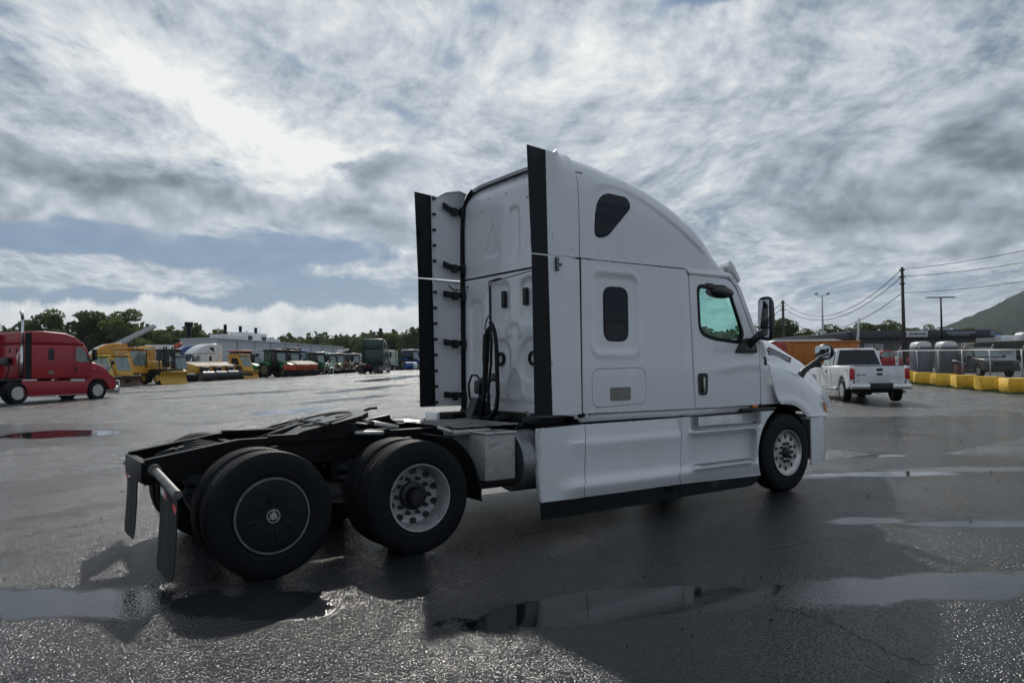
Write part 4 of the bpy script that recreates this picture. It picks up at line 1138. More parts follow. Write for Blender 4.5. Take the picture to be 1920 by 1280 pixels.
mb.tube([(2.95, .10, 2.12), (2.95, .07, 1.95), (2.96, .10, 1.7), (2.96, .16, 1.4), (2.95, .13, 1.15), (2.94, .22, 1.07)], .017, 8)
mb.tube(helix((2.95, .175, 2.04), (2.96, .215, 1.72), .036, 15, 8), .011, 5)
mb.tube([(2.96, .50, 1.20), (2.96, .58, 1.30), (2.96, .60, 1.45), (2.97, .54, 1.56), (2.98, .44, 1.56), (2.98, .36, 1.50), (2.97, .34, 1.45)], .014, 8)
mb.tube([(2.96, .22, 1.40), (2.96, .16, 1.48), (2.97, .06, 1.53)], .018, 8)
mb.build('air_hoses', M['rubber'], truck)
MB().box((2.96, .36, 1.42), (.09, .12, .16), .02).build('hose_coupling', M['black'], truck)
MB().box((2.97, .03, 1.54), (.07, .09, .10), .02).build('hose_coupling', M['black'], truck)
MB().box((2.96, .30, 1.50), (.07, .10, .07), .015).build('hose_coupling', M['black'], truck)
MB().cyl((2.96, .33, 1.34), (2.96, .34, 1.2), .03).build('coupling_stem', M['black'], truck)
MB().prism([(2.80, 1.04), (3.1, 1.04), (3.05, 1.25), (2.9, 1.3)], .30, .46, 'y', .01).build('hose_bracket', M['black'], truck)
mb = MB(); mb.tube([(2.97, .20, 1.34), (2.98, .10, 1.28), (2.98, .06, 1.24), (2.98, .06, 1.20)], .016, 8); mb.build('coupling_hook', M['galv'], truck)

# ================================================================ surroundings
FA = rad(55)          # the way the camera looks, counter-clockwise from +X
def G(x, y, dz=0): return (x, y, gz(x, y)+dz)
MP = {}
def paint(key, col, rough=.3, **k):
    if key not in MP: MP[key] = mat(key, col, rough, coat=.2, vary=.08, dirt=(.10, .095, .085), dirt_amt=.25, **k)
    return MP[key]
red = paint('dull_red_paint', (.34, .007, .016), .36); yel = paint('machine_yellow_paint', (.58, .32, .025), .45); ory = paint('school_yellow_paint', (.66, .30, .02), .35)
blu = paint('deep_blue_paint', (.02, .07, .26)); wht = paint('plain_white_paint', (.68, .69, .70), .35); dgr = paint('dark_green_paint', (.012, .045, .042), .3)
grn = paint('tractor_green_paint', (.02, .20, .04), .4); oran = paint('orange_body_paint', (.50, .15, .015), .55); redor = paint('faded_red_orange_paint', (.50, .075, .03), .5)
chg = paint('charcoal_paint', (.05, .055, .06), .3); crm = paint('cream_paint', (.62, .52, .40), .5); lbl = paint('light_blue_paint', (.14, .30, .55), .4); pal = paint('pale_green_grey_paint', (.50, .58, .50), .4)
brn = mat('rusty_brown_blade', (.10, .055, .035), .6, vary=.3); tan = mat('tan_cover', (.42, .31, .22), .7, vary=.2); grey_ = mat('grey_sheet_metal', (.50, .52, .55), .5, vary=.06)
for key in list(MP): MP[key].node_tree.nodes['Principled BSDF'].inputs['Coat Roughness'].default_value = .12
WG = mat('pale_reflective_glass', (.16, .22, .22), .05, vary=.1, spec=1.0, rvary=0)
BGm = mat('vehicle_mid_glass', (.07, .11, .11), .05, vary=.1, spec=.9, rvary=0)
BG = mat('vehicle_dark_glass', (.014, .020, .024), .05, vary=.1, spec=.4, rvary=0)

# shared small wheels
def small_wheel(R, w, rimmat, rimr=.58, n=26):
    mb = MB(); mb.lathe([(R*rimr, -w*.45), (R*.80, -w*.5), (R*.95, -w*.44), (R, -w*.3), (R, w*.3), (R*.95, w*.44), (R*.80, w*.5), (R*rimr, w*.45)], (0, 0, 0), 'y', n, True); ty = band('tyre', mb, M['tyre'])
    mb = MB(); mb.lathe([(R*rimr*1.02, -w*.46), (R*rimr*.94, -w*.44), (R*rimr*.86, -w*.22), (R*rimr*.42, -w*.16), (R*rimr*.36, -w*.34), (0, -w*.36), (0, w*.4), (R*rimr, w*.4)], (0, 0, 0), 'y', n)
    rm = band('wheel', mb, rimmat)
    mb = MB()
    for k in range(8):
        a = 2*PI*(k+.5)/8; mb.cyl((R*rimr*.64*math.cos(a), -w*.16, R*rimr*.64*math.sin(a)), (R*rimr*.64*math.cos(a), -w*.215, R*rimr*.64*math.sin(a)), R*rimr*.17, n=8)
    mb.cyl((0, -w*.30, 0), (0, -w*.38, 0), R*rimr*.26, n=12)
    hl = band('hub_openings', mb, M['black']); return ty, rm, hl
WHS = {}
def add_wheel(parent, loc, R, w, rimmat, out=1, name='wheel'):
    key = (R, w, rimmat.name)
    if key not in WHS: WHS[key] = small_wheel(R, w, rimmat)
    ty, rm, hl = WHS[key]
    r = link(name, rm, None, parent); r.location = loc; r.rotation_euler = (0, 0, 0 if out == 1 else PI); link('tyre', ty, None, r); link('hub_openings', hl, None, r)['kind'] = 'stuff'; return r

# ---------------- tractor units of the yard
def semi(name, label, col, loc, rz, style='high', roofcol=None, stack=False, guard=False, group='semi trucks parked in the yard', tail=True):
    t = thing(name, label, 'semi truck', loc, rz, group)
    if style == 'high':
        roof = [(1.9, 2.72), (1.9, 3.9), (2.5, 3.93), (3.3, 3.80), (3.95, 3.50), (4.5, 3.05), (4.78, 2.72)]
    elif style == 'mid':
        roof = [(1.9, 2.72), (1.9, 3.30), (2.5, 3.34), (3.6, 3.27), (4.1, 3.12), (4.45, 2.85), (4.75, 2.60), (4.70, 2.72)]
        roof = [(1.9, 2.72), (1.9, 3.30), (2.5, 3.34), (3.6, 3.27), (4.1, 3.12), (4.40, 2.90), (4.72, 2.72)]
    mb = MB(); mb.prism([(1.9, 1.1), (1.9, 2.715), (4.62, 2.715), (5.02, 1.98), (5.06, 1.1)], -1.2, 1.2, 'y', .10, 3); body = mb.build('cab', col, t, 50)
    mb = MB(); mb.prism(roof, -1.17, 1.17, 'y', .16, 4); rf = mb.build('roof_fairing', col, t, 50)
    if roofcol:
        mb = MB(); pr = [p for p in roof[2:]]
        mb.grid([[(x, y, z+.012) for x, z in pr] for y in (-.78, 0, .78)]); mb.build('roof_top_panel', roofcol, rf, solid=.01)
    mb = MB()
    hw = 1.0
    mb.prism([(4.98, 1.0), (4.98, 1.96), (5.5, 1.86), (6.0, 1.68), (6.28, 1.42), (6.36, 1.1), (6.36, .65), (6.0, .65), (5.9, 1.0)], -hw*.8, hw*.8, 'y', .10, 3)
    for s in (1, -1):
        arc = [(5.32+.60*math.cos(a*PI/10), .5+.60*math.sin(a*PI/10)) for a in range(0, 11)]
        mb.prism([(4.70, .95), (4.75, 1.5), (5.2, 1.60), (5.8, 1.42), (6.2, 1.15), (6.33, .85), (6.33, .6), (6.0, .5)] + arc[1:], s*.78, s*1.18, 'y')
    mb.build('bonnet', col, t, 50)
    for s in (1, -1):
        mb = MB(); mb.prism([(4.08, 1.98), (4.10, 2.60), (4.42, 2.62), (4.86, 2.0), (4.84, 1.92), (4.3, 1.9)], s*1.195, s*1.212, 'y'); mb.build('door_window', BGm, body)
        mb = MB(); mb.prism(rounded([(2.70, 1.98), (2.98, 1.98), (2.98, 2.52), (2.70, 2.52)], .09, 4), s*1.195, s*1.212, 'y'); mb.build('sleeper_window', M['dark_glass'], body)
        mb = MB(); mb.prism([(3.98, 1.13), (4.0, 1.13), (4.0, 2.68), (3.98, 2.68)], s*1.19, s*1.206, 'y'); mb.build('door_seam', M['rubber'], body)
        MB().box((4.12, s*1.212, 1.55), (.10, .02, .2), .01).build('door_handle', M['black'], body)
        MB().box((2.85, s*1.205, 1.40), (.28, .012, .14), .01).build('reflector', M['grey_badge'], body)
        if style == 'high':
            mb = MB(); mb.prism(rounded([(2.35, 3.05), (2.55, 3.05), (2.95, 3.40), (2.85, 3.52), (2.45, 3.50)], .06, 4), s*1.165, s*1.182, 'y'); mb.build('quarter_window', M['dark_glass'], rf)
        mb = MB(); mb.prism([(1.55, .36), (1.45, 1.02), (4.78, 1.02), (4.70, .36)], s*1.16, s*1.205, 'y', .015); mb.prism([(1.62, .30), (1.60, .36), (4.70, .36), (4.68, .30)], s*1.16, s*1.20, 'y')
        mb.build('side_skirt', col, t)
        if style != 'high' or guard: MB().box((4.2, s*1.2, 1.03), (.75, .03, .12)).build('step_plate', M['alu'], t)
        MB().box((3.15, s*1.208, .335), (3.1, .02, .03)).build('skirt_trim', M['galv'], t)
        mb = MB(); mb.box((4.95, s*1.38, 2.25), (.14, .24, .55), .03); mb.tube([(4.85, s*1.2, 1.9), (4.93, s*1.36, 2.0)], .03, 6); mb.build('door_mirror', M['black'], t)
        mb = MB(); mb.sph((6.2, s*1.12, 1.88), .11, (.6, 1.1, 1)); mb.tube([(5.9, s*1.0, 1.45), (6.2, s*1.12, 1.8)], .02, 6); mb.build('wing_mirror', M['black'], t)
        mb = MB(); mb.prism([(1.62 if style == 'mid' else 1.4, 1.12), (1.9, 1.12), (1.9, 3.25 if style == 'mid' else 3.85), (1.62 if style == 'mid' else 1.4, 3.2 if style == 'mid' else 3.85)], s*1.17, s*1.19, 'y'); mb.build('side_extender', M['rubber'] if style == 'mid' else col, t)
        mb = MB(); mb.prism([(-.9, .78), (5.8, .78), (5.8, 1.02), (.2, 1.02), (-.9, .92)], s*.36, s*.43, 'y'); mb.build('chassis_rail', M['frame'], t)
        for x in (0, 1.3):
            add_wheel(t, (x, -s*.95, .5), .5, .55, M['alu'] if True else M['steelrim'], s)
        add_wheel(t, (5.32, -s*1.04, .5), .5, .29, M['alu'], s)
        mb = MB(); mb.prism([(-.72, .08), (-.70, .08), (-.68, .78), (-.70, .78)], s*.6, s*1.18, 'y'); mb.build('mud_flap', M['black'], t)
    rows = [[(4.66+.42*q+.10-.30*abs(v)**2.5, 1.06*v, 2.68-.72*q) for v in (-1, -.6, -.2, .2, .6, 1)] for q in (0, .5, 1)]
    mb = MB(); mb.grid(rows); mb.build('windscreen', BG, t, solid=.02)
    mb = MB(); mb.box((6.32, 0, 1.12), (.12, 1.15, .72), .04); gr = mb.build('grille', M['black'], t)
    MB().box((6.385, 0, 1.12), (.012, 1.0, .5)).build('grille_mesh', M['galv'], gr)
    mb = MB(); mb.box((6.42, 0, .52), (.28, 2.3, .36), .08, seg=3); mb.build('front_bumper', M['chrome'] if guard else col, t)
    if guard:
        mb = MB()
        for z in (.35, .62, .95): mb.tube([(6.5, -1.0, z), (6.75, -.9, z), (6.75, .9, z), (6.5, 1.0, z)], .035, 8)
        for y in (-.9, -.3, .3, .9): mb.tube([(6.75, y, .35), (6.75, y, .95)], .03, 8)
        mb.build('bull_bar', M['chrome'], t)
    for s in (1, -1): MB().box((6.28, s*.95, 1.05), (.16, .30, .26), .04).build('headlamp', M['clear_glass'], t)
    mb = MB(); mb.prism([(.35, 1.04), (1.05, 1.04), (1.05, 1.12), (.6, 1.14)], -.42, .42, 'y', .01); mb.build('fifth_wheel', M['grease'], t)
    mb = MB(); mb.box((1.87, 0, 1.95), (.03, 1.9, 1.5), .01); mb.build('rear_panel', col, body)
    for s in (1, -1): MB().box((1.85, s*.25, 2.45), (.03, .09, .22), .01).build('rear_vent', M['black'], body)
    if tail:
        for s in (1, -1): MB().box((-.93, s*.25, .80), (.04, .26, .12), .01).build('tail_lamp', M['red_lens'], t)
    if stack:
        mb = MB(); mb.tube([(1.62, -.98, 1.2), (1.62, -.98, 2.6)], .085, 14); mb.tube([(1.62, -.98, 2.6), (1.62, -.98, 3.9)], .055, 12); mb.tube([(1.62, -.98, 3.85), (1.60, -.98, 4.05), (1.52, -.98, 4.2)], .07, 12); mb.tube([(1.55, -.85, 1.2), (1.5, -.83, 2.2), (1.6, -.9, 2.4)], .03, 8)
        mb.build('exhaust_stack', M['chrome'], t)
        mb = MB(); mb.box((1.75, .35, 1.95), (.2, .55, .35), .03); mb.tube([(1.7, .1, 1.9), (1.65, .0, 1.5), (1.75, .3, 1.2), (1.7, .4, 1.0)], .03, 6); mb.box((1.5, 0, 1.05), (.6, 1.5, .1), .02)
        mb.build('hose_tray', M['black'], t)
    return t
semi('semi_truck', 'red mid roof semi truck with a tall chrome exhaust stack at the left edge', red, G(-2.36, 33.5), rad(32), 'mid', None, True, True, group=None)
semi('semi_truck', 'dark green high roof semi truck seen from behind with red tail lamps', dgr, G(33.1, 70.2), rad(53), 'high', group=None)
S1 = semi('semi_truck', 'large school yellow semi truck with a grey roof top behind the yellow machines', ory, G(11.6, 81.2), rad(186), 'high', grey_)
S2 = semi('semi_truck', 'smaller looking yellow semi truck with a grey roof top further down the row', ory, G(16.6, 94.8), rad(184), 'high', grey_)
S3 = semi('semi_truck', 'blue high roof semi truck tucked behind the white one', blu, G(21.4, 91.3), rad(184), 'high')
S4 = semi('semi_truck', 'white high roof semi truck parked behind the row of yellow snow blowers', wht, G(21.1, 82.4), rad(196), 'high')
S5 = semi('semi_truck', 'light blue flat nosed semi truck half hidden behind the green tractors', lbl, G(41.9, 101.7), rad(190), 'mid')
S6 = semi('semi_truck', 'small far pale green truck to the right of the dark green semi', pal, G(61.3, 119.5), rad(110), 'high')

# ---------------- small municipal machines
def municipal_tractor(label, loc, rz, col, k=1.0, blade=None, high=False, group='yellow sidewalk tractors'):
    t = thing('sidewalk_tractor', label, 'tractor', loc, rz, group); t.scale = (k, k, k)
    mb = MB(); mb.prism([(-1.0, .72), (-1.0, 2.30), (.35, 2.30), (.98, .95), (1.05, .72)], -.68, .68, 'y', .03); b = mb.build('cab', col, t, 30)
    mb = MB(); mb.box((-.32, 0, 2.36), (1.7, 1.5, .12), .03); mb.build('cab_roof', col, b)
    for s in (1, -1):
        mb = MB(); mb.prism([(-.62, 1.25), (-.62, 2.05), (.20, 2.05), (.42, 1.55), (.42, 1.25)], s*.675, s*.69, 'y'); mb.build('side_window', BG, b)
    mb = MB(); n = Vector((1.35, 0, .63)).normalized()
    p0 = Vector((.40, 0, 2.2)); p1 = Vector((.86, 0, 1.20)); off = n*.012
    rows = [[tuple(p+off+Vector((0, y, 0))) for y in (-.55, .55)] for p in (p0, p1)]
    mb.grid(rows); mb.build('windscreen', WG, b, solid=.012)
    mb = MB(); mb.tube([p0+off*2+Vector((0, .1, 0)), p1+off*2+Vector((0, -.15, .35))], .012, 4); mb.build('wiper', M['black'], b)
    mb = MB(); mb.prism([(-2.0, .6), (-2.0, 1.25), (-1.0, 1.35), (-1.0, .6)], -.6, .6, 'y', .04); mb.build('engine_cover', col, t)
    MB().box((-1.95, 0, .95), (.12, .9, .5), .02).build('radiator_grille', M['black'], t); MB().tube([(-1.4, .3, 1.3), (-1.4, .3, 2.0)], .05, 6).build('exhaust', M['black'], t)
    for s in (1, -1):
        mb = MB(); mb.prism(rounded([(-1.9, .05), (.9, .05), (1.05, .55), (-2.0, .62)], .2, 4), s*.42, s*.74, 'y'); mb.build('track', M['tyre'], t)
    if blade is not None:
        mb = MB(); rows = [[(1.35+.18*math.cos(a)-.1, y, .45+.42*math.sin(a)) for y in (-1.0, 0, 1.0)] for a in [PI-1.1+q*.45 for q in range(6)]]
        rows = [[(1.5-.22*math.sin(q/5*PI), y, .05+.75*q/5) for y in (-1.0, 0, 1.0)] for q in range(6)]
        mb.grid(rows); bo = mb.build('blade', blade, t, solid=.03); mb = MB(); mb.box((1.1, 0, .4), (.5, .5, .2), .03); mb.build('push_frame', M['frame'], t)
    for y in (-.5, .5):
        mb = MB(); mb.box((-.25 if y > 0 else .4, y, 2.46), (.10, .10, .12), .02); mb.build('work_lamp', M['black'], b)
    return t
HR = rad(-62)
municipal_tractor('yellow sidewalk tractor just beyond the nose of the red semi', G(5.1, 57.5), HR, paint('bright_yellow_paint', (.60, .44, .03), .45), 1.02, brn)
municipal_tractor('deeper yellow sidewalk tractor with a full square side window', G(6.8, 60.0), HR, yel, 1.05, brn)
municipal_tractor('tall amber sidewalk tractor with a mint tinted windscreen above the others', G(8.8, 65.9), HR, ory, 1.32, None)
municipal_tractor('yellow sidewalk tractor with a small yellow blade beside the green tractors', G(21.6, 78.9), HR, yel, 1.12, yel)
# yellow wheel loader front with big blade and dark mast
t = thing('plow_loader', 'dark loader with an upright mast and a big yellow plow blade on the ground', 'loader', G(10.8, 64.5), HR)
mb = MB(); rows = [[(1.9-.30*math.sin(q/7*PI), y, .02+1.05*q/7) for y in (-1.35, -.5, .5, 1.35)] for q in range(8)]; mb.grid(rows); mb.build('blade', yel, t, solid=.05)
mb = MB(); mb.box((-.2, 0, .95), (2.6, 1.3, .7), .08); mb.build('chassis', M['frame'], t)
mb = MB(); mb.box((-1.2, .0, 1.5), (1.2, 1.3, 1.0), .08); mb.build('engine_cover', yel, t)
for s in (1, -1):
    for x in (.95, 1.25): MB().box((x, s*.42, 1.75), (.10, .10, 3.0), .01).build('mast', M['black'], t)
    for x in (-1.1, .7): add_wheel(t, (x, s*.72, .5), .5, .34, yel, -s)
for z in (1.1, 1.9, 2.7): MB().box((1.1, 0, z), (.1, .9, .12), .01).build('mast_bar', M['black'], t)
mb = MB(); mb.box((-.1, 0, 3.05), (2.0, 1.6, .10), .03); mb.build('canopy', pal, t)
for x in (-.95, .75):
    for s in (1, -1): MB().box((x, s*.7, 2.1), (.06, .06, 1.9)).build('canopy_post', M['black'], t)
t = thing('sidewalk_tractor', 'yellow tractor with an oval mint windscreen and a round black brush', 'tractor', G(12.9, 68.3), HR, 'yellow sidewalk tractors')
mb = MB(); mb.prism([(-1.6, .55), (-1.6, 1.4), (-.2, 1.45), (.6, 1.0), (.6, .55)], -.65, .65, 'y', .05); mb.build('body', yel, t)
mb = MB(); mb.prism(rounded([(-.35, 1.45), (-.35, 2.4), (.35, 2.4), (.75, 1.2)], .08), -.60, .60, 'y', .05); cb = mb.build('cab', WG, t)
MB().box((-.05, 0, 2.45), (1.0, 1.3, .08), .03).build('cab_roof', M['black'], cb)
mb = MB(); mb.lathe([(0, -.9), (.38, -.9), (.42, -.8), (.42, .8), (.38, .9), (0, .9)], (1.2, 0, .45), 'y', 20); mb.build('brush', M['tyre'], t)
for s in (1, -1):
    for x in (-1.2, .2): add_wheel(t, (x, s*.6, .42), .42, .3, yel, -s)

def snow_blower(label, loc, rz):
    t = thing('snow_blower', label, 'snow blower', loc, rz, 'yellow drum snow blowers in a row')
    mb = MB(); mb.prism([(-2.1, .55), (-2.1, 1.85), (-1.0, 1.80), (.5, 1.48), (.5, .75), (-.4, .55)], -.80, .80, 'y', .05); mb.build('body', yel, t)
    for k in range(3):
        y = -.56+.56*k
        mb = MB(); mb.grid([[(-1.7, y-.17, 1.90), (-1.0, y-.17, 1.84), (.62, y-.17, 1.50)], [(-1.7, y+.17, 1.90), (-1.0, y+.17, 1.84), (.62, y+.17, 1.50)]]); mb.build('hood_slat', crm, t, solid=.03)
    mb = MB(); mb.lathe([(0, -.75), (.40, -.75), (.46, -.68), (.46, .68), (.40, .75), (0, .75)], (1.1, 0, .50), 'y', 22); mb.build('drum', paint('worn_dark_steel', (.035, .037, .04), .5), t)
    mb = MB(); mb.box((.75, 0, 1.15), (.3, .9, .5), .05); mb.tube([(.7, -.3, 1.2), (1.1, -.3, .9)], .05, 6); mb.tube([(.7, .3, 1.2), (1.1, .3, .9)], .05, 6); mb.build('drive_head', M['black'], t)
    for y in (-.25, .25): MB().box((1.0, y, 1.05), (.10, .12, .10), .02).build('drive_lamp', M['galv'], t)
    for s in (1, -1):
        for x in (-1.5, .05): add_wheel(t, (x, s*.78, .45), .45, .3, yel, -s)
    return t
sb = snow_blower('yellow drum snow blower nearest the camera with its rust spotted side panel in view', G(15.6, 71.6), HR)
for (x, y), l in zip([(17.4, 74.0), (19.2, 76.4), (20.9, 78.6)], ['second yellow drum snow blower from the left of the striped hoods', 'third yellow drum snow blower from the left of the striped hoods', 'rightmost yellow drum snow blower beside the cabbed yellow tractor']):
    copy_thing(sb, G(x, y), HR, l)

def farm_tractor(label, loc, rz, col=None, k=1.0, front=True, roofc=None, group='green farm tractors in the machine row', rear=True):
    col = col or grn
    t = thing('farm_tractor', label, 'tractor', loc, rz, group); t.scale = (k, k, k)
    mb = MB(); mb.prism([(-1.0, 1.15), (-1.05, 2.75), (.45, 2.75), (.75, 1.5), (.7, 1.15)], -.78, .78, 'y', .04); cb = mb.build('cab', BG, t)
    mb = MB(); mb.box((-.3, 0, 2.85), (1.85, 1.75, .18), .05); mb.build('cab_roof', roofc or M['black'], cb)
    for s in (1, -1):
        for p0, p1 in (((-1.0, 1.15), (-1.05, 2.75)), ((.45, 2.75), (.75, 1.45)), ((-.15, 1.2), (-.2, 2.75))):
            MB().tube([(p0[0], s*.79, p0[1]), (p1[0], s*.79, p1[1])], .045, 6).build('cab_post', col if p0[0] < 0 else M['black'], cb)
        MB().box((.78, s*.95, 2.35), (.08, .22, .30), .03).build('mirror', M['black'], cb)
    mb = MB(); mb.grid([[(.47, -.6, 2.65), (.77, -.6, 1.55)], [(.47, .6, 2.65), (.77, .6, 1.55)]]); mb.build('windscreen', WG, cb, solid=.015)
    mb = MB(); mb.prism([(.7, .85), (.7, 1.62), (1.6, 1.52), (2.35, 1.30), (2.45, .8)], -.42, .42, 'y', .09, 3); mb.build('bonnet', col, t)
    mb = MB(); mb.box((.6, 0, .75), (3.2, .5, .4), .05); mb.build('chassis', M['frame'], t)
    for s in (1, -1):
        mb = MB(); mb.prism([(-1.5, 1.3), (-1.3, 1.65), (-.5, 1.70), (.0, 1.35), (-.1, 1.2), (-.6, 1.5), (-1.2, 1.5)], s*.62, s*1.12, 'y'); mb.build('fender', col, t)
        add_wheel(t, (-.75, s*.88, .80), .80, .45, paint('wheel_olive', (.10, .11, .03), .5), -s); add_wheel(t, (1.85, s*.80, .52), .52, .34, paint('wheel_olive', (.10, .11, .03), .5), -s)
    mb = MB(); mb.tube([(1.5, -.3, 1.5), (1.5, -.3, 2.4)], .04, 8); mb.build('exhaust', M['black'], t)
    if front:
        for s in (1, -1):
            mb = MB(); mb.tube([(.6, s*.6, 1.7), (1.9, s*.6, 1.5), (2.8, s*.6, .45)], .07, 6); mb.build('loader_arm', col, t)
        mb = MB(); rows = [[(2.85+.3*(1-math.cos(q/5*PI)), y, .08+.6*q/5) for y in (-.9, .9)] for q in range(6)]; mb.grid(rows); mb.build('front_bucket', M['frame'], t, solid=.03)
    return t
farm_tractor('green farm tractor with a red edged roof behind the yellow cab', G(23.6, 85.6), HR, None, 1.1, False, redor)
farm_tractor('green farm tractor with a large dark cab, left of the pair', G(26.6, 82.0), HR, None, 1.12)
farm_tractor('green farm tractor with a large dark cab, right of the pair, by the orange spreaders', G(29.3, 85.0), HR, None, 1.10)
farm_tractor('tall dark farm tractor whose cab and mirrors rise above the row', G(34.2, 99.5), rad(235), chg, 1.32, False)
farm_tractor('green farm tractor partly behind the orange spreaders', G(34.0, 88.6), HR, None, 1.0)
farm_tractor('green farm tractor at the right end of the orange spreaders', G(37.2, 92.5), HR, None, .98, True, pal)
for i, (x, y) in enumerate([(27.9, 79.0), (29.7, 81.0)]):
    t = thing('salt_spreader', ['orange salt spreader with a tan rolled cover, left one', 'orange salt spreader with a tan rolled cover, right one'][i], 'spreader', G(x, y), HR, 'orange spreaders in front of the green tractors')
    mb = MB(); mb.prism([(-.9, .75), (-1.0, 1.45), (1.0, 1.35), (.9, .75)], -1.1, 1.1, 'y', .03); mb.build('hopper', redor, t)
    mb = MB(); mb.grid([[(1.1-2.0*q/7, yy, 1.38+.42*math.sin(q/7*PI*.62)) for q in range(8)] for yy in (-1.05, 1.05)]); mb.build('rolled_cover', tan, t, solid=.03)
    for k in range(4): MB().box((.98, -.8+.53*k, 1.08), (.05, .08, .6)).build('rib', redor, t)
    mb = MB(); mb.box((0, 0, .42), (2.1, 2.2, .6), .1); mb.build('skirt', M['tyre'], t)
# white steel frames and odd implements
fr_ = random.Random(7)
for i, (x, y, c, l) in enumerate([(34.6, 85.4, wht, 'open white steel frame leaning among the implements left of the dark green semi'), (37.0, 88.2, M['frame'], 'dark folded implement with rusty arms beside the white frame'), (39.8, 92.0, crm, 'cream coloured implement frame nearest the dark green semi'), (36.4, 88.0, redor, 'low red implement frame behind the white frame')]):
    t = thing('implement_frame', l, 'implement', G(x, y), HR+.1*i)
    h = 2.2 - .25*(i % 2)
    for k in range(9):
        a = Vector((fr_.uniform(-1.2, 1.2), fr_.uniform(-1, 1), .1)); b = Vector((fr_.uniform(-1.2, 1.2), fr_.uniform(-1, 1), fr_.uniform(.8, h)))
        MB().tube([a, b], .06, 6).build('bar', c if k % 3 else brn, t)
    MB().box((0, 0, .45), (2.4, 1.2, .25), .04).build('base', M['frame'], t); MB().box((.1, 0, h*.6), (1.6, .1, .12), .02).build('beam', c, t)
    add_wheel(t, (.6, -.8, .4), .4, .25, M['steelrim'], 1)
t = thing('boom_head', 'white angled boom head standing above the implements', 'boom', G(42.2, 100.0), rad(-35))
MB().tube([(0, 0, 0), (-.3, 0, 3.0)], .18, 8).build('post', M['frame'], t)
mb = MB(); mb.prism([(-1.1, 2.9), (-.7, 3.55), (.9, 3.75), (1.0, 3.55), (-.2, 3.2), (-.3, 2.9)], -.3, .3, 'y', .05); mb.build('head', wht, t)
mb = MB(); mb.box((-.5, 0, 2.5), (2.6, 1.2, .25), .08); mb.build('tray', wht, t)
t = thing('box_trailer', 'pale flat box trailer behind the implements left of the dark green semi', 'trailer', G(48.7, 110.0), rad(-30))
MB().box((0, 0, 2.3), (7.5, 2.5, 1.7), .03).build('box', pal, t); MB().box((0, 0, 3.18), (7.6, 2.55, .10), .02).build('roof', wht, t)
for x in (-2.6, -1.6, 2.4):
    for s in (1, -1): add_wheel(t, (x, s*1.0, .5), .5, .3, M['steelrim'], -s)
t = thing('freight_container', 'light grey freight container with a pale roof line in front of the warehouse', 'container', G(26.9, 95.6), rad(-35+4))
MB().box((0, 0, 1.9), (8.4, 2.5, 2.9), .03).build('body', grey_, t); MB().box((0, 0, 3.42), (8.5, 2.6, .16), .02).build('roof_edge', wht, t); MB().box((-4.2, -1.27, 1.9), (.15, .06, 3.0)).build('corner_post', M['black'], t)
for (x, y, l, c) in [(53.8, 97.0, 'dark tractor just left of the black extender at the far end of the yard', chg), (48.8, 90.2, 'dark blue tractor far down the yard right of the dark green semi', blu), (50.6, 94.0, 'dark tractor between the blue one and the extender far down the yard', chg)]:
    farm_tractor(l, G(x, y), HR, c, 1.0, False, wht if c is blu else crm, 'dark tractors beyond the dark green semi')
t = thing('barrel', 'blue and white round drum lying at the far end of the row', 'drum', G(44.6, 82.4)); 
mb = MB(); mb.lathe([(0, -.9), (.5, -.9), (.52, .1), (0, .1)], (0, 0, .52), 'x', 16); mb.build('blue_end', blu, t)
mb = MB(); mb.lathe([(0, .1), (.52, .1), (.5, .7), (0, .7)], (0, 0, .52), 'x', 16); mb.build('white_end', wht, t)
t = thing('freight_container', 'white refrigerated box between the yellow and blue semis', 'container', G(16.2, 96.0), rad(-35))
MB().box((0, 0, 3.0), (2.5, 2.5, 2.2), .04).build('box', wht, t); MB().box((-1.3, 0, 3.0), (.1, 2.3, 2.0)).build('front_panel', M['black'], t); MB().box((0, 0, 1.2), (2.5, 2.4, 1.4), .05).build('lower_box', grey_, t)
t = thing('red_implement', 'red raised implement arm behind the blue semi', 'implement', G(18.6, 101.5), rad(-35))
mb = MB(); mb.prism([(-1.6, 3.6), (1.3, 4.6), (1.5, 4.35), (.4, 3.3)], -.3, .3, 'y', .05); mb.build('arm', redor, t); MB().box((0, 0, 1.8), (.5, .5, 3.6), .05).build('post', redor, t)
# grey inclined conveyor boom over the yellow semi
t = thing('conveyor', 'long grey conveyor boom rising over the yellow semi towards the trees', 'conveyor', G(11.5, 103.0), rad(-35))
mb = MB(); mb.prism([(0, 4.2), (5.8, 6.9), (6.0, 6.5), (.3, 3.5)], -.35, .35, 'y', .03); mb.build('boom', grey_, t)
MB().box((0.2, 0, 2.0), (.8, .8, 4.2), .05).build('tower', M['frame'], t); mb = MB(); mb.tube([(3.2, 0, 0), (3.2, 0, 5.2)], .08, 6); mb.build('prop', M['frame'], t)
for (px_, D_, c_, rf_, k_, l_) in ((322, 84, chg, M['black'], 1.15, 'dark tractor cab peeping between the plow loader mast and the blue semi'), (432, 104, grn, redor, 1.15, 'green tractor roof just in front of the container'), (482, 100, chg, M['black'], 1.0, 'dark tractor between the two leading green tractors'), (560, 112, chg, lbl, 1.25, 'dark high tractor left of the light blue semi'), (606, 104, chg, crm, 1.0, 'dark tractor with a cream roof by the white steel frame'), (634, 112, redor, crm, 1.05, 'rust red tractor under the white boom head'), (663, 108, brn, wht, .95, 'brown tractor with a white roof beside the dark green semi')):
    l0 = (px_-960)/1411.9*D_; farm_tractor(l_, G(CAM.x+.574*D_+.819*l0, CAM.y+.819*D_-.574*l0), HR+.3*math.sin(px_), c_, k_, False, rf_, 'mixed tractors standing in the second row')
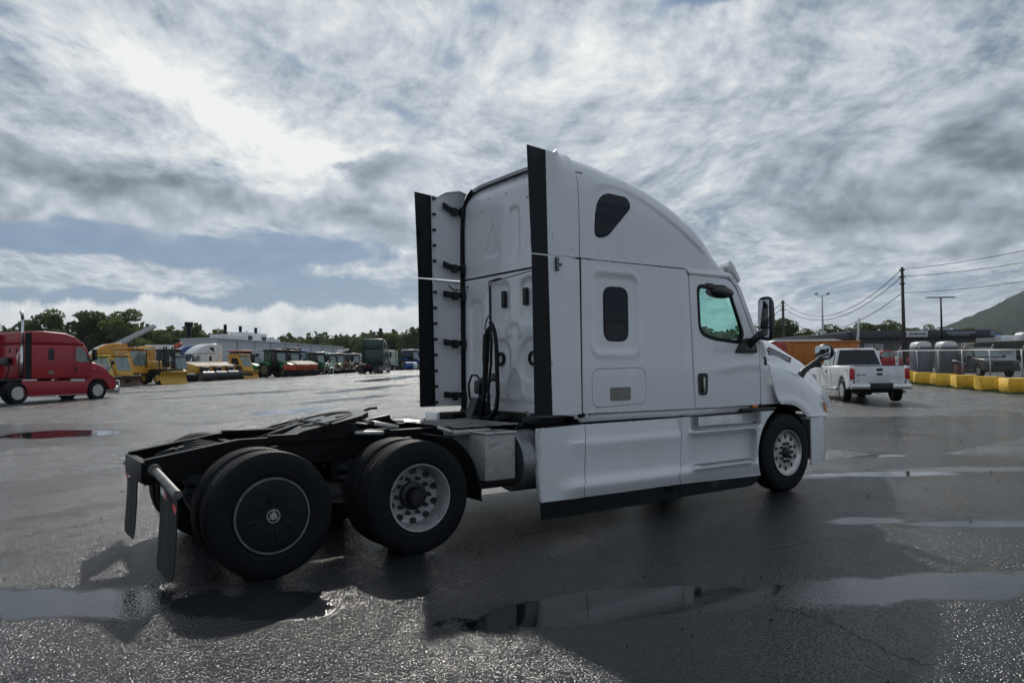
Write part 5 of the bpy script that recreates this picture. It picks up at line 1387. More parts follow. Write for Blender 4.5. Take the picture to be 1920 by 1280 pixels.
t = thing('chimney_pole', 'dark stubby post standing in front of the trees behind the blue semi', 'post', G(24.9, 121.0))
MB().tube([(0, 0, 0), (0, 0, 8.0)], .42, 10).build('shaft', M['frame'], t); MB().box((0, 0, 8.2), (1.2, .8, .7), .1).build('cap', M['frame'], t)

# ---------------- warehouse
def line_frame(a, b):
    d = Vector((b[0]-a[0], b[1]-a[1], 0)); return d.length, math.atan2(d.y, d.x)
L, an = line_frame((26.6, 109.7), (62.0, 148.0))
t = thing('warehouse', 'long low pale grey metal warehouse behind the tractors', 'warehouse', G(26.6, 109.7), an)
mb = MB(); mb.box((L/2, 3, 2.75), (L, 6, 5.5)); mb.build('wall', grey_, t)
MB().box((L/2, 2.9, 5.56), (L+.3, 6.3, .14)).build('roof_edge', wht, t)
for k in range(1, 9): MB().box((L*k/9, -.04, 2.75), (.10, .08, 5.5)).build('wall_joint', paint('joint_grey', (.20, .21, .22), .6), t)
for k, (x, w, h, c) in enumerate([(9, 5, .9, grey_), (14.0, 2.6, 1.5, wht), (19.0, 2.6, 1.5, wht), (24, 3, .7, grey_)]):
    MB().box((x, 3.5, 5.6+h/2), (w, 3, h), .05).build('rooftop_unit', c, t)
    if k in (1, 2): MB().box((x, 1.96, 5.6+h*.35), (w*.55, .06, h*.5)).build('rooftop_vent', M['black'], t)
for x in (9.5, 14.5, 20.0): MB().cyl((x, 4, 5.6), (x, 4, 8.2), .26, n=10).build('roof_stack', M['frame'], t)

# ---------------- white pickup
def pickup(label, loc, rz, col, k=1.0, group=None, detail=False):
    t = thing('pickup_truck', label, 'pickup truck', loc, rz, group); t.scale = (k, k, k)
    # side elevation with wheel arches; origin between the wheels on the ground
    R_ = .46
    def arch(cx, n=10): return [(cx+R_*math.cos(a*PI/n), .43+R_*math.sin(a*PI/n)) for a in range(0, n+1)]
    low = [(2.85, .55), (2.92, .75), (2.90, 1.05), (2.6, 1.16), (1.35, 1.22), (-2.72, 1.22), (-2.78, 1.1), (-2.76, .55)]
    poly = [(2.85, .52), (2.92, .75), (2.90, 1.0), (2.60, 1.12), (1.30, 1.24), (-2.74, 1.26), (-2.78, 1.2), (-2.77, .55)] + arch(-1.78)[::-1] + [(-1.2, .45), (1.3, .45)] + arch(1.86)[::-1]
    mb = MB()
    for s in (1, -1):
        mb.prism(poly, s*.96, s*.86, 'y')
    es = [e for e in mb.bm.edges if abs(abs(e.verts[0].co.y)-.96) < 1e-4 and abs(abs(e.verts[1].co.y)-.96) < 1e-4]
    bmesh.ops.bevel(mb.bm, geom=es, offset=.045, segments=3, affect='EDGES', profile=.5, clamp_overlap=True)
    mb.build('body_side', col, t, 50)
    mb = MB(); mb.prism([(-.55, 1.0), (-.55, 1.26), (1.30, 1.24), (2.55, 1.14), (2.86, 1.02), (2.88, .6), (1.3, .5), (-.5, .5)], -.88, .88, 'y', .05); mb.build('front_body', col, t, 50)
    # bed: inside walls, floor and tailgate
    mb = MB(); mb.box((-1.65, 0, .78), (2.2, 1.74, .06)); mb.box((-.60, 0, 1.0), (.05, 1.74, .5)); mb.build('bed', col, t)
    tg = MB().box((-2.745, 0, .955), (.07, 1.62, .60), .02).build('tailgate', col, t)
    mb = MB(); mb.box((-2.745, 0, 1.262), (.09, 1.60, .02), .006); mb.build('gate_cap', M['black'], tg)
    MB().box((-2.784, 0, .90), (.012, 1.5, .018)).build('gate_crease', col, tg)
    # cab
    rows = []
    prof = [(1.18, 1.22, .86), (.55, 1.84, .70), (.25, 1.90, .68), (-.30, 1.91, .68), (-.42, 1.86, .69), (-.60, 1.24, .84)]
    mb = MB(); 
    a = [[(x, -w, z), (x, w, z)] for x, z, w in prof]
    mb.grid([[p[0] for p in a], [p[1] for p in a]])
    for s in (0, 1):
        f = [mb.bm.verts.new(p[s]) for p in a]; mb.bm.faces.new(f if s == 0 else f[::-1])
    bmesh.ops.remove_doubles(mb.bm, verts=mb.bm.verts, dist=.001); bmesh.ops.recalc_face_normals(mb.bm, faces=mb.bm.faces[:])
    bmesh.ops.bevel(mb.bm, geom=mb.bm.edges[:], offset=.035, segments=2, affect='EDGES', clamp_overlap=True)
    cb = mb.build('cab', col, t, 40)
    mb = MB(); mb.prism([(-.735+.1, .70), (.735-.1, .70)], 0, 0) if False else None
    g0, g1 = Vector((-.425, 0, 1.83)), Vector((-.605, 0, 1.29)); off = Vector((-.022, 0, .006))
    mb.quad([g0+off+Vector((0, -.60, 0)), g0+off+Vector((0, .60, 0)), g1+off+Vector((0, .76, 0)), g1+off+Vector((0, -.76, 0))]); mb.build('rear_window', BG, cb, solid=.01)
    g0, g1 = Vector((.56, 0, 1.82)), Vector((1.14, 0, 1.27)); off = Vector((.02, 0, .02)); mb = MB()
    mb.quad([g0+off+Vector((0, -.60, 0)), g0+off+Vector((0, .60, 0)), g1+off+Vector((0, .78, 0)), g1+off+Vector((0, -.78, 0))]); mb.build('windscreen', WG, cb, solid=.01)
    for s in (1, -1):
        def sd(x, z): return .70+(1.86-z)/.62*.155+.012
        for pl in ([(.02, 1.29), (.98, 1.29), (.48, 1.78), (.05, 1.80)], [(-.44, 1.29), (-.04, 1.29), (-.02, 1.80), (-.30, 1.79)]):
            mb = MB(); mb.quad([(x, s*sd(x, z), z) for x, z in pl]); mb.build('side_window', WG, cb, solid=.012*s)
        MB().box((.90, s*1.05, 1.30), (.10, .22, .20), .03).build('door_mirror', M['black'], t)
        for x in (1.05, -.0, -.50): MB().box((x, s*.962, .88), (.012, .006, .66)).build('door_seam', M['rubber'], t)
        MB().box((.12, s*.968, 1.06), (.14, .02, .06), .01).build('door_handle', M['black'], t)
        MB().box((-2.76, s*.895, .98), (.10, .15, .38), .03).build('tail_lamp', M['red_lens'], t)
        MB().box((2.84, s*.76, .86), (.14, .3, .22), .03).build('headlamp', M['clear_glass'], t)
        MB().box((.1, s*.93, .42), (2.3, .10, .06), .02).build('running_board', M['alu'], t)
        mb = MB(); rows = []
        for cx in (-1.78, 1.86):
            add_wheel(t, (cx, -s*.84, .40), .40, .27, M['alu'], s)
            mb.grid([[(cx+.45*math.cos(a*PI/10), s*y, .43+.45*math.sin(a*PI/10)) for a in range(11)] for y in (.90, .55)])
        mb.build('arch_liner', M['black'], t, solid=.01)
    mb = MB(); mb.box((-2.86, 0, .56), (.20, 1.92, .20), .03); bpr = mb.build('rear_bumper', M['chrome'], t)
    MB().box((-2.88, 0, .57), (.18, .75, .20), .02).build('bumper_pad', M['black'], bpr)
    mb = MB(); mb.box((2.92, 0, .52), (.16, 1.9, .26), .04); mb.build('front_bumper', M['chrome'] if col is not chg else M['black'], t)
    mb = MB(); mb.box((2.90, 0, .88), (.08, 1.1, .26), .02); mb.build('grille', M['black'], t)
    mb = MB(); mb.box((-.2, 0, .42), (4.9, .9, .18), .02); mb.tube([(-1.78, -.8, .4), (-1.78, .8, .4)], .06, 8); mb.sph((-1.78, .05, .38), .16); mb.tube([(-.5, -.4, .36), (-2.2, -.5, .36), (-2.75, -.82, .36)], .035, 8)
    mb.cyl((-1.2, .35, .36), (-2.2, .35, .36), .13, n=12); mb.build('underbody', M['frame'], t)
    if detail:
        MB().box((-2.788, 0, 1.12), (.02, .20, .085), .012).build('gate_handle', M['black'], tg)
        mb = MB(); mb.sph((-2.782, 0, .965), .11, (.10, 1.0, .42), 18); mb.build('gate_badge', paint('badge_blue', (.02, .03, .05), .25), tg)
        for k, w in enumerate((.07, .03, .05, .05)): MB().box((-2.783, .70-.08*k, .945), (.006, w, .045)).build('badge_letter', M['black'], tg)
        for k, w in enumerate((.09, .05)): MB().box((-2.46+.11*k, .963, 1.10), (w, .006, .05)).build('side_badge', M['galv'], t)
        MB().box((-.50, 0, 1.915), (.10, .30, .03), .01).build('stop_lamp', M['red_lens'], t)
        MB().box((-2.97, -.62, .40), (.20, .05, .05), .01).build('tow_hook', M['black'], t)
        mb = MB(); mb.cyl((-2.784, .70, .73), (-2.79, .70, .73), .025, n=12); mb.build('gate_lock', M['black'], tg)
    return t
pickup('white extended cab pickup with a black rear window, parked by the yellow blocks', G(26.03, 9.27), rad(47.5), paint('pickup_white', (.72, .735, .75), .3), 1.04, None, True)
pickup('charcoal pickup truck seen through the fence, facing the camera', G(54.6, 16.9), rad(228), chg, 1.06)
pickup('faded red pickup truck behind the fence to the right of the white pickup', G(61.8, 27.6), rad(150), paint('pickup_red', (.42, .03, .035), .4), 1.0)

# ---------------- orange dump body truck behind the bonnet
t = thing('dump_truck', 'orange dump body truck with a red front half hidden behind the white bonnet', 'dump truck', G(44.6, 23.6), rad(-35)); t.scale = (.92, .92, .86)
mb = MB(); mb.prism([(-1.6, 1.1), (-2.1, 2.95), (3.4, 2.95), (2.9, 1.1)], -1.2, 1.2, 'y', .03); bd = mb.build('dump_body', oran, t)
for k in range(6): MB().box((-1.5+.85*k, -1.23, 2.0), (.10, .08, 1.7), .01).build('body_rib', oran, bd)
MB().box((.9, -1.24, 2.92), (5.2, .10, .12), .02).build('top_rail', oran, bd)
mb = MB(); mb.prism([(-3.4, 1.0), (-3.4, 1.8), (-2.7, 2.95), (-1.9, 2.95), (-1.7, 1.0)], -1.15, 1.15, 'y', .08); cb = mb.build('cab', redor, t)
mb = MB(); mb.prism([(-3.1, 2.0), (-2.6, 2.75), (-1.95, 2.75), (-1.85, 2.0)], -1.155, -1.17, 'y'); mb.build('cab_window', paint('cab_red', (.40, .03, .03), .4), cb)
mb = MB(); mb.prism([(-3.0, 2.95), (-2.7, 3.08), (1.6, 3.12), (2.2, 2.98)], -1.2, 1.2, 'y', .04); mb.build('tarp', wht, t)
MB().box((0, 0, .85), (6.0, 1.0, .4), .03).build('chassis', M['frame'], t)
for x in (-2.6, 1.2, 2.4):
    for s in (1, -1): add_wheel(t, (x, s*1.0, .5), .5, .34, M['steelrim'], -s)
mb = MB(); mb.box((1.0, -1.2, 1.3), (.5, .3, .9), .04); mb.build('spreader_gear', M['frame'], t)
t = thing('marker_post', 'thin yellow marker post just right of the tall door mirror', 'post', G(40.2, 24.6)); MB().box((0, 0, 1.8), (.16, .16, 3.6), .02).build('post', paint('marker_yellow', (.55, .36, .03), .5), t)
t = thing('marker_post', 'peeling white slanted pole rising behind the cab of the white pickup', 'pole', G(66.0, 32.6)); mb = MB(); mb.tube([(0, 0, 0), (.12, -.08, 2.4), (.35, -.2, 5.0)], [.16, .14, .07], 8); mb.build('pole', mat('peeling_white', (.45, .44, .42), .7, vary=.5, vscale=9), t)

# ---------------- office building
blk = mat('grey_block_wall', (.17, .165, .155), .8, vary=.10, vscale=6); fas = paint('dark_fascia', (.040, .042, .050), .5)
L1 = 14.6
t = thing('office_building', 'low grey office building with a dark fascia and a white sign board', 'building', G(81.2, 42.1), rad(-35.04)); zg = 0
t['label'] = 'low grey block office building with a dark fascia beyond the fence'
MB().box((L1/2, 4, 1.75), (L1, 8, 3.5)).build('wall', blk, t)
fa = MB().box((L1/2+.6, 3.6, 3.72), (L1+1.6, 9.2, .95), .02).build('fascia', fas, t)
for k in range(8): MB().box((.9+k*1.85, -.02, 1.75), (.03, .04, 3.5)).build('block_joint', fas, t)
for j in range(4): MB().box((L1/2, -.015, .5+.75*j), (L1, .03, .025)).build('block_course', fas, t)
for (x, w) in ((2.6, 2.6), (12.2, 3.0)):
    f = MB().box((x, -.06, 2.05), (w, .14, 1.5), .02).build('window_frame', fas, t)
    for q in (-1, 1): MB().box((x+q*w*.235, -.14, 2.05), (w*.42, .02, 1.28)).build('pane', WG, f); 
    for q in (-1, 1): MB().box((x+q*w*.235, -.15, 2.38), (w*.40, .02, .55)).build('blind', paint('blind_grey', (.34, .36, .36), .6), f)
dr = MB().box((7.5, -.06, 1.45), (1.9, .12, 2.6), .02).build('door_frame', fas, t)
for q in (-1, 1): MB().box((7.5+q*.44, -.13, 1.4), (.76, .02, 2.3)).build('door_pane', BG, dr)
sg = MB().box((6.95, -1.08, 3.74), (2.9, .06, .70), .01).build('sign_board', wht, t)
lx = 5.95
MB().box((5.80, -1.115, 3.74), (.30, .02, .30)).build('sign_mark', M['black'], sg)
for k, w in enumerate((.24, .18, .22, .26, .18, .22, .20, .24, .10)):
    lx += .235; MB().box((lx+.15, -1.115, 3.74), (w*.85, .02, .22), .02).build('sign_letter', fas, sg)
sg2 = MB().box((13.1, -1.08, 3.72), (6.2, .06, .80), .01).build('sign_board', paint('navy_sign', (.015, .022, .04), .4), t)
for k in range(14): MB().box((10.7+k*.24, -1.115, 3.86), (.17, .02, .13)).build('sign_letter', grey_, sg2)
for k in range(10): MB().box((11.0+k*.24, -1.115, 3.62), (.17, .02, .07)).build('sign_letter', grey_, sg2)
for k in range(3): MB().box((15.9, -1.115, 3.95-.2*k), (.5, .02, .09)).build('sign_letter', grey_, sg2)
for x in (1.2, 3.6, 8.6, 10.6, 12.2): MB().sph((x, .6, 4.28), .17, (1, 1, .8), 8).build('roof_vent', wht, t)
Lw, aw = line_frame((81.2, 42.1), (93.4, 63.2))
t = thing('office_building', 'long flat roofed grey wing running back from the office building', 'building', G(81.2, 42.1), aw)
MB().box((Lw/2, -4.2, 1.7), (Lw, 8, 3.4)).build('wall', blk, t)
MB().box((Lw/2, -4.0, 3.62), (Lw+.8, 9.4, .80), .02).build('fascia', fas, t); MB().box((Lw/2, -4.0, 4.05), (Lw+.9, 9.5, .06)).build('roof_edge', grey_, t)
for k in range(5):
    f = MB().box((3+k*4.6, -.15, 1.9), (1.5, .14, 1.4)).build('window_frame', fas, t); MB().box((3+k*4.6, -.06, 1.9), (1.3, .02, 1.2)).build('pane', WG, f)
t = thing('canopy_building', 'small building with a bright blue roof right of the office', 'building', G(142, 56.0), rad(-35))
MB().box((0, 0, 3.2), (9, 4, 1.2)).build('wall', grey_, t); mb = MB(); mb.prism([(-5, 4.6), (-4.4, 6.1), (3.6, 5.4), (5, 4.6)], -2.5, 2.5, 'y'); mb.build('roof', paint('roof_blue', (.03, .13, .42), .5), t)

# ---------------- poles and wires
WR = mat('dark_cable', (.012, .012, .014), .95, spec=.05)
wood = mat('weathered_wood_pole', (.060, .042, .034), .8, vary=.3, vscale=8)
def pole(label, x, y, h, r, name='utility_pole'):
    t = thing(name, label, 'utility pole', G(x, y), 0, 'wooden utility poles'); mb = MB(); mb.tube([(0, 0, 0), (0, 0, h)], [r, r*.72], 12); mb.build('shaft', wood, t)
    for k in range(3): MB().box((.0, 0, h-.25-.55*k), (r*2.2, r*2.2, .10), .01).build('insulator', M['black'], t)
    return t
P1 = (60.2, 25.0); P2 = (89.5, 57.0); P0 = (42.5, -6.5); P3 = (118, 96)
def ptop(p, h, dz=0): return Vector((p[0], p[1], gz(*p)+h-dz))
pole('tall dark wooden utility pole behind the tailgate of the white pickup', *P1, 8.75, .16)
pole('distant wooden utility pole rising behind the tall door mirror', *P2, 9.1, .22)
pole('wooden utility pole out of view at the right end of the wires', *P0, 11.0, .16)
def wire(label, a, b, sag, r, n=24):
    o = MB(); o.tube([a.lerp(b, i/n) - Vector((0, 0, sag*4*(i/n)*(1-i/n))) for i in range(n+1)], r, 4); w = o.build('overhead_wire', WR); tag(w, label, 'wire', 'overhead wires'); return w
for k, (d1, d2, nm) in enumerate([(.15, .15, 'top'), (.75, .95, 'middle'), (2.1, 2.4, 'lowest')]):
    wire('%s overhead wire sagging between the two wooden poles' % nm, ptop(P1, 8.75, d1), ptop(P2, 9.1, d2), 2.9 - .25*k, .028)
    wire('%s overhead wire running from the near pole out of the right edge' % nm, ptop(P1, 8.75, d1), ptop(P0, 11.0, .2+1.05*k), 1.15, .022)
    wire('%s overhead wire going away from the far pole to the left' % nm, ptop(P2, 9.1, d2), ptop(P3, 4.5, d2), 1.6, .035)
t = thing('street_lamp', 'dark lamp post with a flat crossbar right of the tall wooden pole', 'street lamp', G(87.8, 35.0))
mb = MB(); mb.tube([(0, 0, 0), (0, 0, 7.95)], [.13, .09], 10); mb.build('pole', M['frame'], t)
for s in (-1, 1):
    a = Vector((.819, -.574, 0))*s; mb = MB(); mb.tube([(0, 0, 7.9), tuple(a*1.5+Vector((0, 0, 7.9)))], .07, 6); mb.box(tuple(a*1.5+Vector((0, 0, 7.88))), (.45, .25, .08), .02); mb.build('lamp_arm', M['frame'], t)
t = thing('floodlight_mast', 'slim grey mast with two small floodlights far behind the office wing', 'light mast', G(112.3, 65.5))
mb = MB(); mb.tube([(0, 0, 0), (0, 0, 11.6)], [.24, .13], 8); mb.build('mast', grey_, t)
for s in (-1, 1):
    a = Vector((.819, -.574, 0))*s; mb = MB(); mb.tube([(0, 0, 11.3), tuple(a*.9+Vector((0, 0, 11.7)))], .05, 5); mb.sph(tuple(a*1.0+Vector((0, 0, 11.9))), .35, (1, 1, .7), 8); mb.build('floodlight', grey_, t)

# ---------------- portable toilets, blocks, fence
for (x, y, l) in ((53.2, 20.2, 'grey portable toilet with a white domed roof, the left one of the two'), (54.6, 19.1, 'grey portable toilet with a white domed roof, the right one of the two')):
    t = thing('portable_toilet', l, 'portable toilet', G(x, y), rad(-36), 'portable toilets behind the fence')
    MB().box((0, 0, 1.05), (1.08, 1.08, 2.1), .04).build('cabin', paint('toilet_grey', (.085, .10, .125), .5), t)
    mb = MB(); mb.prism([(-.56, 2.08), (-.46, 2.40), (-.2, 2.50), (.2, 2.50), (.46, 2.40), (.56, 2.08)], -.55, .55, 'y', .08, 3); mb.build('roof', wht, t)
    MB().box((0, -.55, 1.0), (.70, .03, 1.75), .02).build('door', paint('toilet_door', (.12, .135, .155), .5), t); MB().cyl((.35, .3, 2.3), (.35, .3, 2.65), .05).build('vent_pipe', M['black'], t)
ybl = mat('chipped_yellow_paint', (.80, .50, .05), .7, vary=.14, vscale=2.2, dirt=(.16, .12, .06), dirt_amt=.55, bump=.25, bscale=14)
bp_ = [(44.9, 17.9), (43.15, 16.1), (41.45, 14.2), (39.8, 12.4), (38.0, 10.55), (36.35, 8.75), (34.75, 7.0), (33.0, 5.15)]
nm = ['half behind the pickup tailgate', 'just right of the pickup bumper', 'second in view from the pickup', 'below the portable toilets', 'with a chipped black corner', 'below the charcoal pickup', 'nearest one fully in view at the right', 'cut by the right edge of the picture']
br = random.Random(2)
for (x, y), n_ in zip(bp_, nm):
    mb = MB(); mb.box((0, 0, .30), (.92, 1.35, .62), .02)
    for v in mb.bm.verts: v.co += Vector((br.uniform(-.012, .012), br.uniform(-.012, .012), br.uniform(-.008, .008)))
    o = mb.build('barrier_block', ybl); o.location = G(x, y, .02); o.rotation_euler = (0, 0, rad(-56)+br.uniform(-.06, .06))
    tag(o, 'yellow painted concrete block ' + n_, 'barrier', 'yellow concrete blocks along the fence')
def tuft_mesh(n, rx, ry, h, w, seed, name):
    r = np.random.RandomState(seed); P = np.zeros((n, 3)); P[:, 0] = r.uniform(-rx, rx, n); P[:, 1] = r.uniform(-ry, ry, n)
    a = r.uniform(0, PI, n); d = np.stack([np.cos(a), np.sin(a), np.zeros(n)], 1)*w; up_ = np.stack([r.uniform(-.06, .06, n), r.uniform(-.06, .06, n), h*r.uniform(.4, 1, n)], 1)
    V = np.concatenate([P-d, P+d, P+up_], 1).reshape(-1, 3); me = bpy.data.meshes.new(name); me.from_pydata(V.tolist(), [], [(3*i, 3*i+1, 3*i+2) for i in range(n)]); return me
grs = mat('dry_green_grass', (.085, .115, .03), .8, vary=.4, vscale=3)
vs = []; r_ = np.random.RandomState(3); N = 9000
tt = r_.uniform(0, 1, N); off = r_.normal(0, .28, N) - .38
ax, ay = 32.4, 4.2; bx, by = 45.6, 19.2; dx, dy = (bx-ax), (by-ay); Ln = math.hypot(dx, dy)
P = np.stack([ax+dx*tt+(-dy/Ln)*(-off)*-1, ay+dy*tt+(dx/Ln)*off*-1*-1, np.zeros(N)], 1)
P[:, 0] = ax+dx*tt - dy/Ln*(-off)*-1
nx_, ny_ = -dy/Ln, dx/Ln     # points to the camera side
P[:, 0] = ax+dx*tt + nx_*(-off-.1); P[:, 1] = ay+dy*tt + ny_*(-off-.1)
for i in range(N): P[i, 2] = gz(P[i, 0], P[i, 1])
a = r_.uniform(0, PI, N); d = np.stack([np.cos(a), np.sin(a), np.zeros(N)], 1)*.022; u_ = np.stack([r_.uniform(-.05, .05, N), r_.uniform(-.05, .05, N), .12*r_.uniform(.25, 1, N)*(.4+.9*(np.sin(tt*60)+1)/2)], 1)
V = np.concatenate([P-d, P+d, P+u_], 1).reshape(-1, 3); me = bpy.data.meshes.new('grass_strip'); me.from_pydata(V.tolist(), [], [(3*i, 3*i+1, 3*i+2) for i in range(N)])
tag(link('grass_strip', me, grs), 'ragged grass growing along the foot of the yellow blocks', 'grass', kind='stuff')

def fence(name, label, pts, h, arms=True, midrail=False):
    t = thing(name, label, 'fence', G(*pts[0])); o0 = Vector(G(*pts[0]))
    for i in range(len(pts)-1):
        a = Vector(G(*pts[i]))-o0; b = Vector(G(*pts[i+1]))-o0; n = max(1, round((b-a).length/3.0))
        MB().tube([a+Vector((0, 0, h)), b+Vector((0, 0, h))], .028, 6).build('top_rail', M['galv'], t)
        if midrail: MB().tube([a+Vector((0, 0, h*.5)), b+Vector((0, 0, h*.5))], .025, 6).build('mid_rail', M['galv'], t)
        for k in range(n+1 if i == len(pts)-2 else n):
            p = a.lerp(b, k/n); MB().tube([p, p+Vector((0, 0, h+.03))], .035, 8).build('post', M['galv'], t)
            if arms: MB().tube([p+Vector((0, 0, h)), p+Vector((.22, -.12, h+.32))], .022, 6).build('barb_arm', M['galv'], t)
        # chain link wires, thin, as one mesh
        mb = MB(); Lf = (b-a).length; st = .16; dd = (b-a).normalized(); nn = int(Lf/st); K = int(h/st)
        for k in range(-K, nn):
            for sgn in (0, 1):
                p0, p1 = (k*st, 0.0), (k*st+h, h)
                if sgn: p0, p1 = (k*st, h), (k*st+h, 0.0)
                q0 = max(0, p0[0]); q1 = min(Lf, p1[0])
                if q1 <= q0: continue
                f = lambda q: (q-p0[0])/(p1[0]-p0[0])*(p1[1]-p0[1])+p0[1]
                A = a+(b-a)*(q0/Lf)+Vector((0, 0, f(q0))); B = a+(b-a)*(q1/Lf)+Vector((0, 0, f(q1))); w = Vector((0, 0, .0028))
                mb.quad([A-w, B-w, B+w, A+w])
        w_ = mb.build('chain_link', M['galv'], t); w_['kind'] = 'stuff'
fence('chain_link_fence', 'galvanised chain link fence with barbed wire arms behind the yellow blocks', [(35.4, 4.0), (49.0, 19.6)], 1.85)
fence('chain_link_fence', 'far section of chain link fence running back behind the white pickup', [(48.4, 20.6), (64.5, 36.5)], 1.75, True, False)
t = thing('swing_gate', 'low pipe gate with a middle rail in front of the portable toilets', 'gate', G(46.6, 18.4)); o0 = Vector(G(46.6, 18.4)); e = Vector(G(49.8, 20.2))-o0
for z in (.12, .95): MB().tube([Vector((0, 0, z)), e+Vector((0, 0, z))], .03, 6).build('rail', M['galv'], t)
for q in (0, 1): MB().tube([e*q, e*q+Vector((0, 0, 1.5))], .035, 6).build('post', M['galv'], t)
t = thing('notice_sign', 'grey notice board with small marks fixed behind the fence', 'sign', G(60.5, 17.6), rad(-35)); MB().box((0, 0, 1.35), (1.5, .05, 1.1), .01).build('board', grey_, t)
for k in range(2): MB().box((-.25+.45*k, -.035, 1.10), (.20, .01, .14)).build('mark', fas, t)
for k in range(2): MB().box((.0, -.035, 1.72-.14*k), (1.1, .01, .05)).build('text_line', M['black'], t)
for q in (-.6, .6): MB().box((q, .05, .4), (.06, .06, .8)).build('leg', M['galv'], t)
t = thing('motorhome', 'beige camper with a satellite dish beyond the charcoal pickup', 'camper', G(103, 38.6), rad(-35))
MB().box((0, 0, 2.4), (6.0, 2.4, 2.6), .25, seg=3).build('body', crm if False else paint('camper_beige', (.36, .35, .32), .5), t); mb = MB(); mb.sph((-2.4, -1.0, 3.5), .6, (.35, 1, 1), 12); mb.build('satellite_dish', wht, t); MB().box((2.8, -1.21, 2.5), (.8, .05, 2.2), .02).build('side_panel', grey_, t)
t = thing('covered_trailer', 'low dark trailer under a drab tarpaulin behind the fence', 'trailer', G(86.0, 26.2), rad(-35))
mb = MB(); mb.prism([(-6, 1.3), (-5.6, 2.6), (5.6, 2.95), (7, 2.5), (7, 1.3)], -1.2, 1.2, 'y', .1); mb.build('tarpaulin', mat('drab_tarp', (.055, .055, .042), .8, vary=.3), t)
mb = MB(); mb.box((0, 0, 1.0), (12, 2.2, .5), .05); mb.build('deck', M['frame'], t)
for x in (-4, -2.8, 3.6): add_wheel(t, (x, -1.05, .5), .5, .3, M['steelrim'], 1)
t = thing('delivery_van', 'white van roof showing above the tarpaulin at the far right', 'van', G(117, 40.4), rad(-35)); MB().box((0, 0, 2.5), (5.2, 2.2, 2.9), .3, seg=3).build('body', wht, t); MB().box((0, -1.11, 2.6), (4.0, .04, .5)).build('side_windows', BG, t)
t = thing('box_trailer', 'grey rounded trailer end at the right edge behind the fence', 'trailer', G(112, 33.5), rad(-35)); MB().box((0, 0, 2.6), (7, 2.4, 3.0), .6, seg=4).build('body', grey_, t)
t = thing('stacked_equipment', 'dark heap of parked equipment behind the fence at the right edge', 'equipment', G(79, 20.4), rad(-35))
for (x, z, w, h) in ((-2, 1.0, 2.2, 1.6), (1.0, .8, 1.6, 1.3), (3.4, 1.2, 2.2, 2.2)): MB().box((x, 0, z), (w, 1.6, h), .12).build('crate', M['frame'] if x != 1.0 else chg, t)
t = thing('parts_bin', 'small red bin with a white lid edge beside the portable toilets', 'bin', G(51.2, 16.7), rad(-40)); MB().box((0, 0, .45), (.5, .5, .9), .05).build('body', paint('bin_red', (.10, .012, .012), .5), t); mb = MB(); mb.prism([(-.35, 1.15), (-.32, 1.20), (.3, .98), (.3, .92)], -.25, .25, 'y'); mb.build('lid', grey_, t)
for k, (x, y, c, l) in enumerate([(66.0, 29.0, wht, 'white car roof just showing above the tailgate of the white pickup'), ]):
    pickup(l, G(x, y), rad(150), c, .95)

# ---------------- trees
def leaf_mat(name, a, b):
    m = bpy.data.materials.new(name); m.use_nodes = True; T = NT(m.node_tree); p = m.node_tree.nodes['Principled BSDF']
    g = T.new('ShaderNodeNewGeometry'); oi = T.new('ShaderNodeObjectInfo')
    n = T.noise(T.vm('ADD', g.outputs['Position'], T.vec(X(T, oi.outputs['Random'])*50, 0.0, 0.0)), .35, 3, .6); n2 = X(T, oi.outputs['Random'])
    c = T.mix(T.ss(n*.7 + n2*.3, .3, .7), a, b); T.put(p.inputs['Base Color'], c); p.inputs['Roughness'].default_value = .8; p.inputs['Specular IOR Level'].default_value = .2
    tl = T.new('ShaderNodeBsdfTranslucent'); T.put(tl.inputs[0], c); ms = T.new('ShaderNodeMixShader'); ms.inputs[0].default_value = .42
    T.L.new(p.outputs[0], ms.inputs[1]); T.L.new(tl.outputs[0], ms.inputs[2]); T.L.new(ms.outputs[0], [q for q in T.N if q.type == 'OUTPUT_MATERIAL'][0].inputs[0])
    return m
LF = leaf_mat('broadleaf_foliage', (.070, .100, .034), (.135, .165, .055)); LD = leaf_mat('conifer_foliage', (.036, .060, .034), (.066, .095, .045))
bark = mat('bark', (.07, .055, .045), .9)
def crown_pts(rs, n, lobes):
    P = []
    per = n//len(lobes)
    for (cx, cy, cz, r, rz) in lobes:
        v = rs.normal(size=(per, 3)); v /= np.linalg.norm(v, axis=1)[:, None]; rr = rs.uniform(.55, 1.05, per)**.6
        v = v*rr[:, None]*np.array([r, r, rz]) + np.array([cx, cy, cz]); P.append(v)
    return np.concatenate(P)
def cards(P, s, rs):
    n = len(P); a = rs.normal(size=(n, 3)); a /= np.linalg.norm(a, axis=1)[:, None]; b = np.cross(a, rs.normal(size=(n, 3))); b /= np.linalg.norm(b, axis=1)[:, None]
    s = (s*rs.uniform(.5, 1.3, n))[:, None]
    return np.concatenate([P-a*s-b*s*.6, P+a*s-b*s*.6, P+a*s*.8+b*s*.6, P-a*s*.8+b*s*.6], 1).reshape(-1, 3)
def leaf_mesh(name, V):
    me = bpy.data.meshes.new(name); n = len(V)//4; me.vertices.add(len(V)); me.vertices.foreach_set('co', V.astype(np.float32).ravel())
    me.loops.add(n*4); me.loops.foreach_set('vertex_index', np.arange(n*4, dtype=np.int32)); me.polygons.add(n)
    me.polygons.foreach_set('loop_start', np.arange(0, n*4, 4, dtype=np.int32)); me.update(calc_edges=True); return me
CR = []
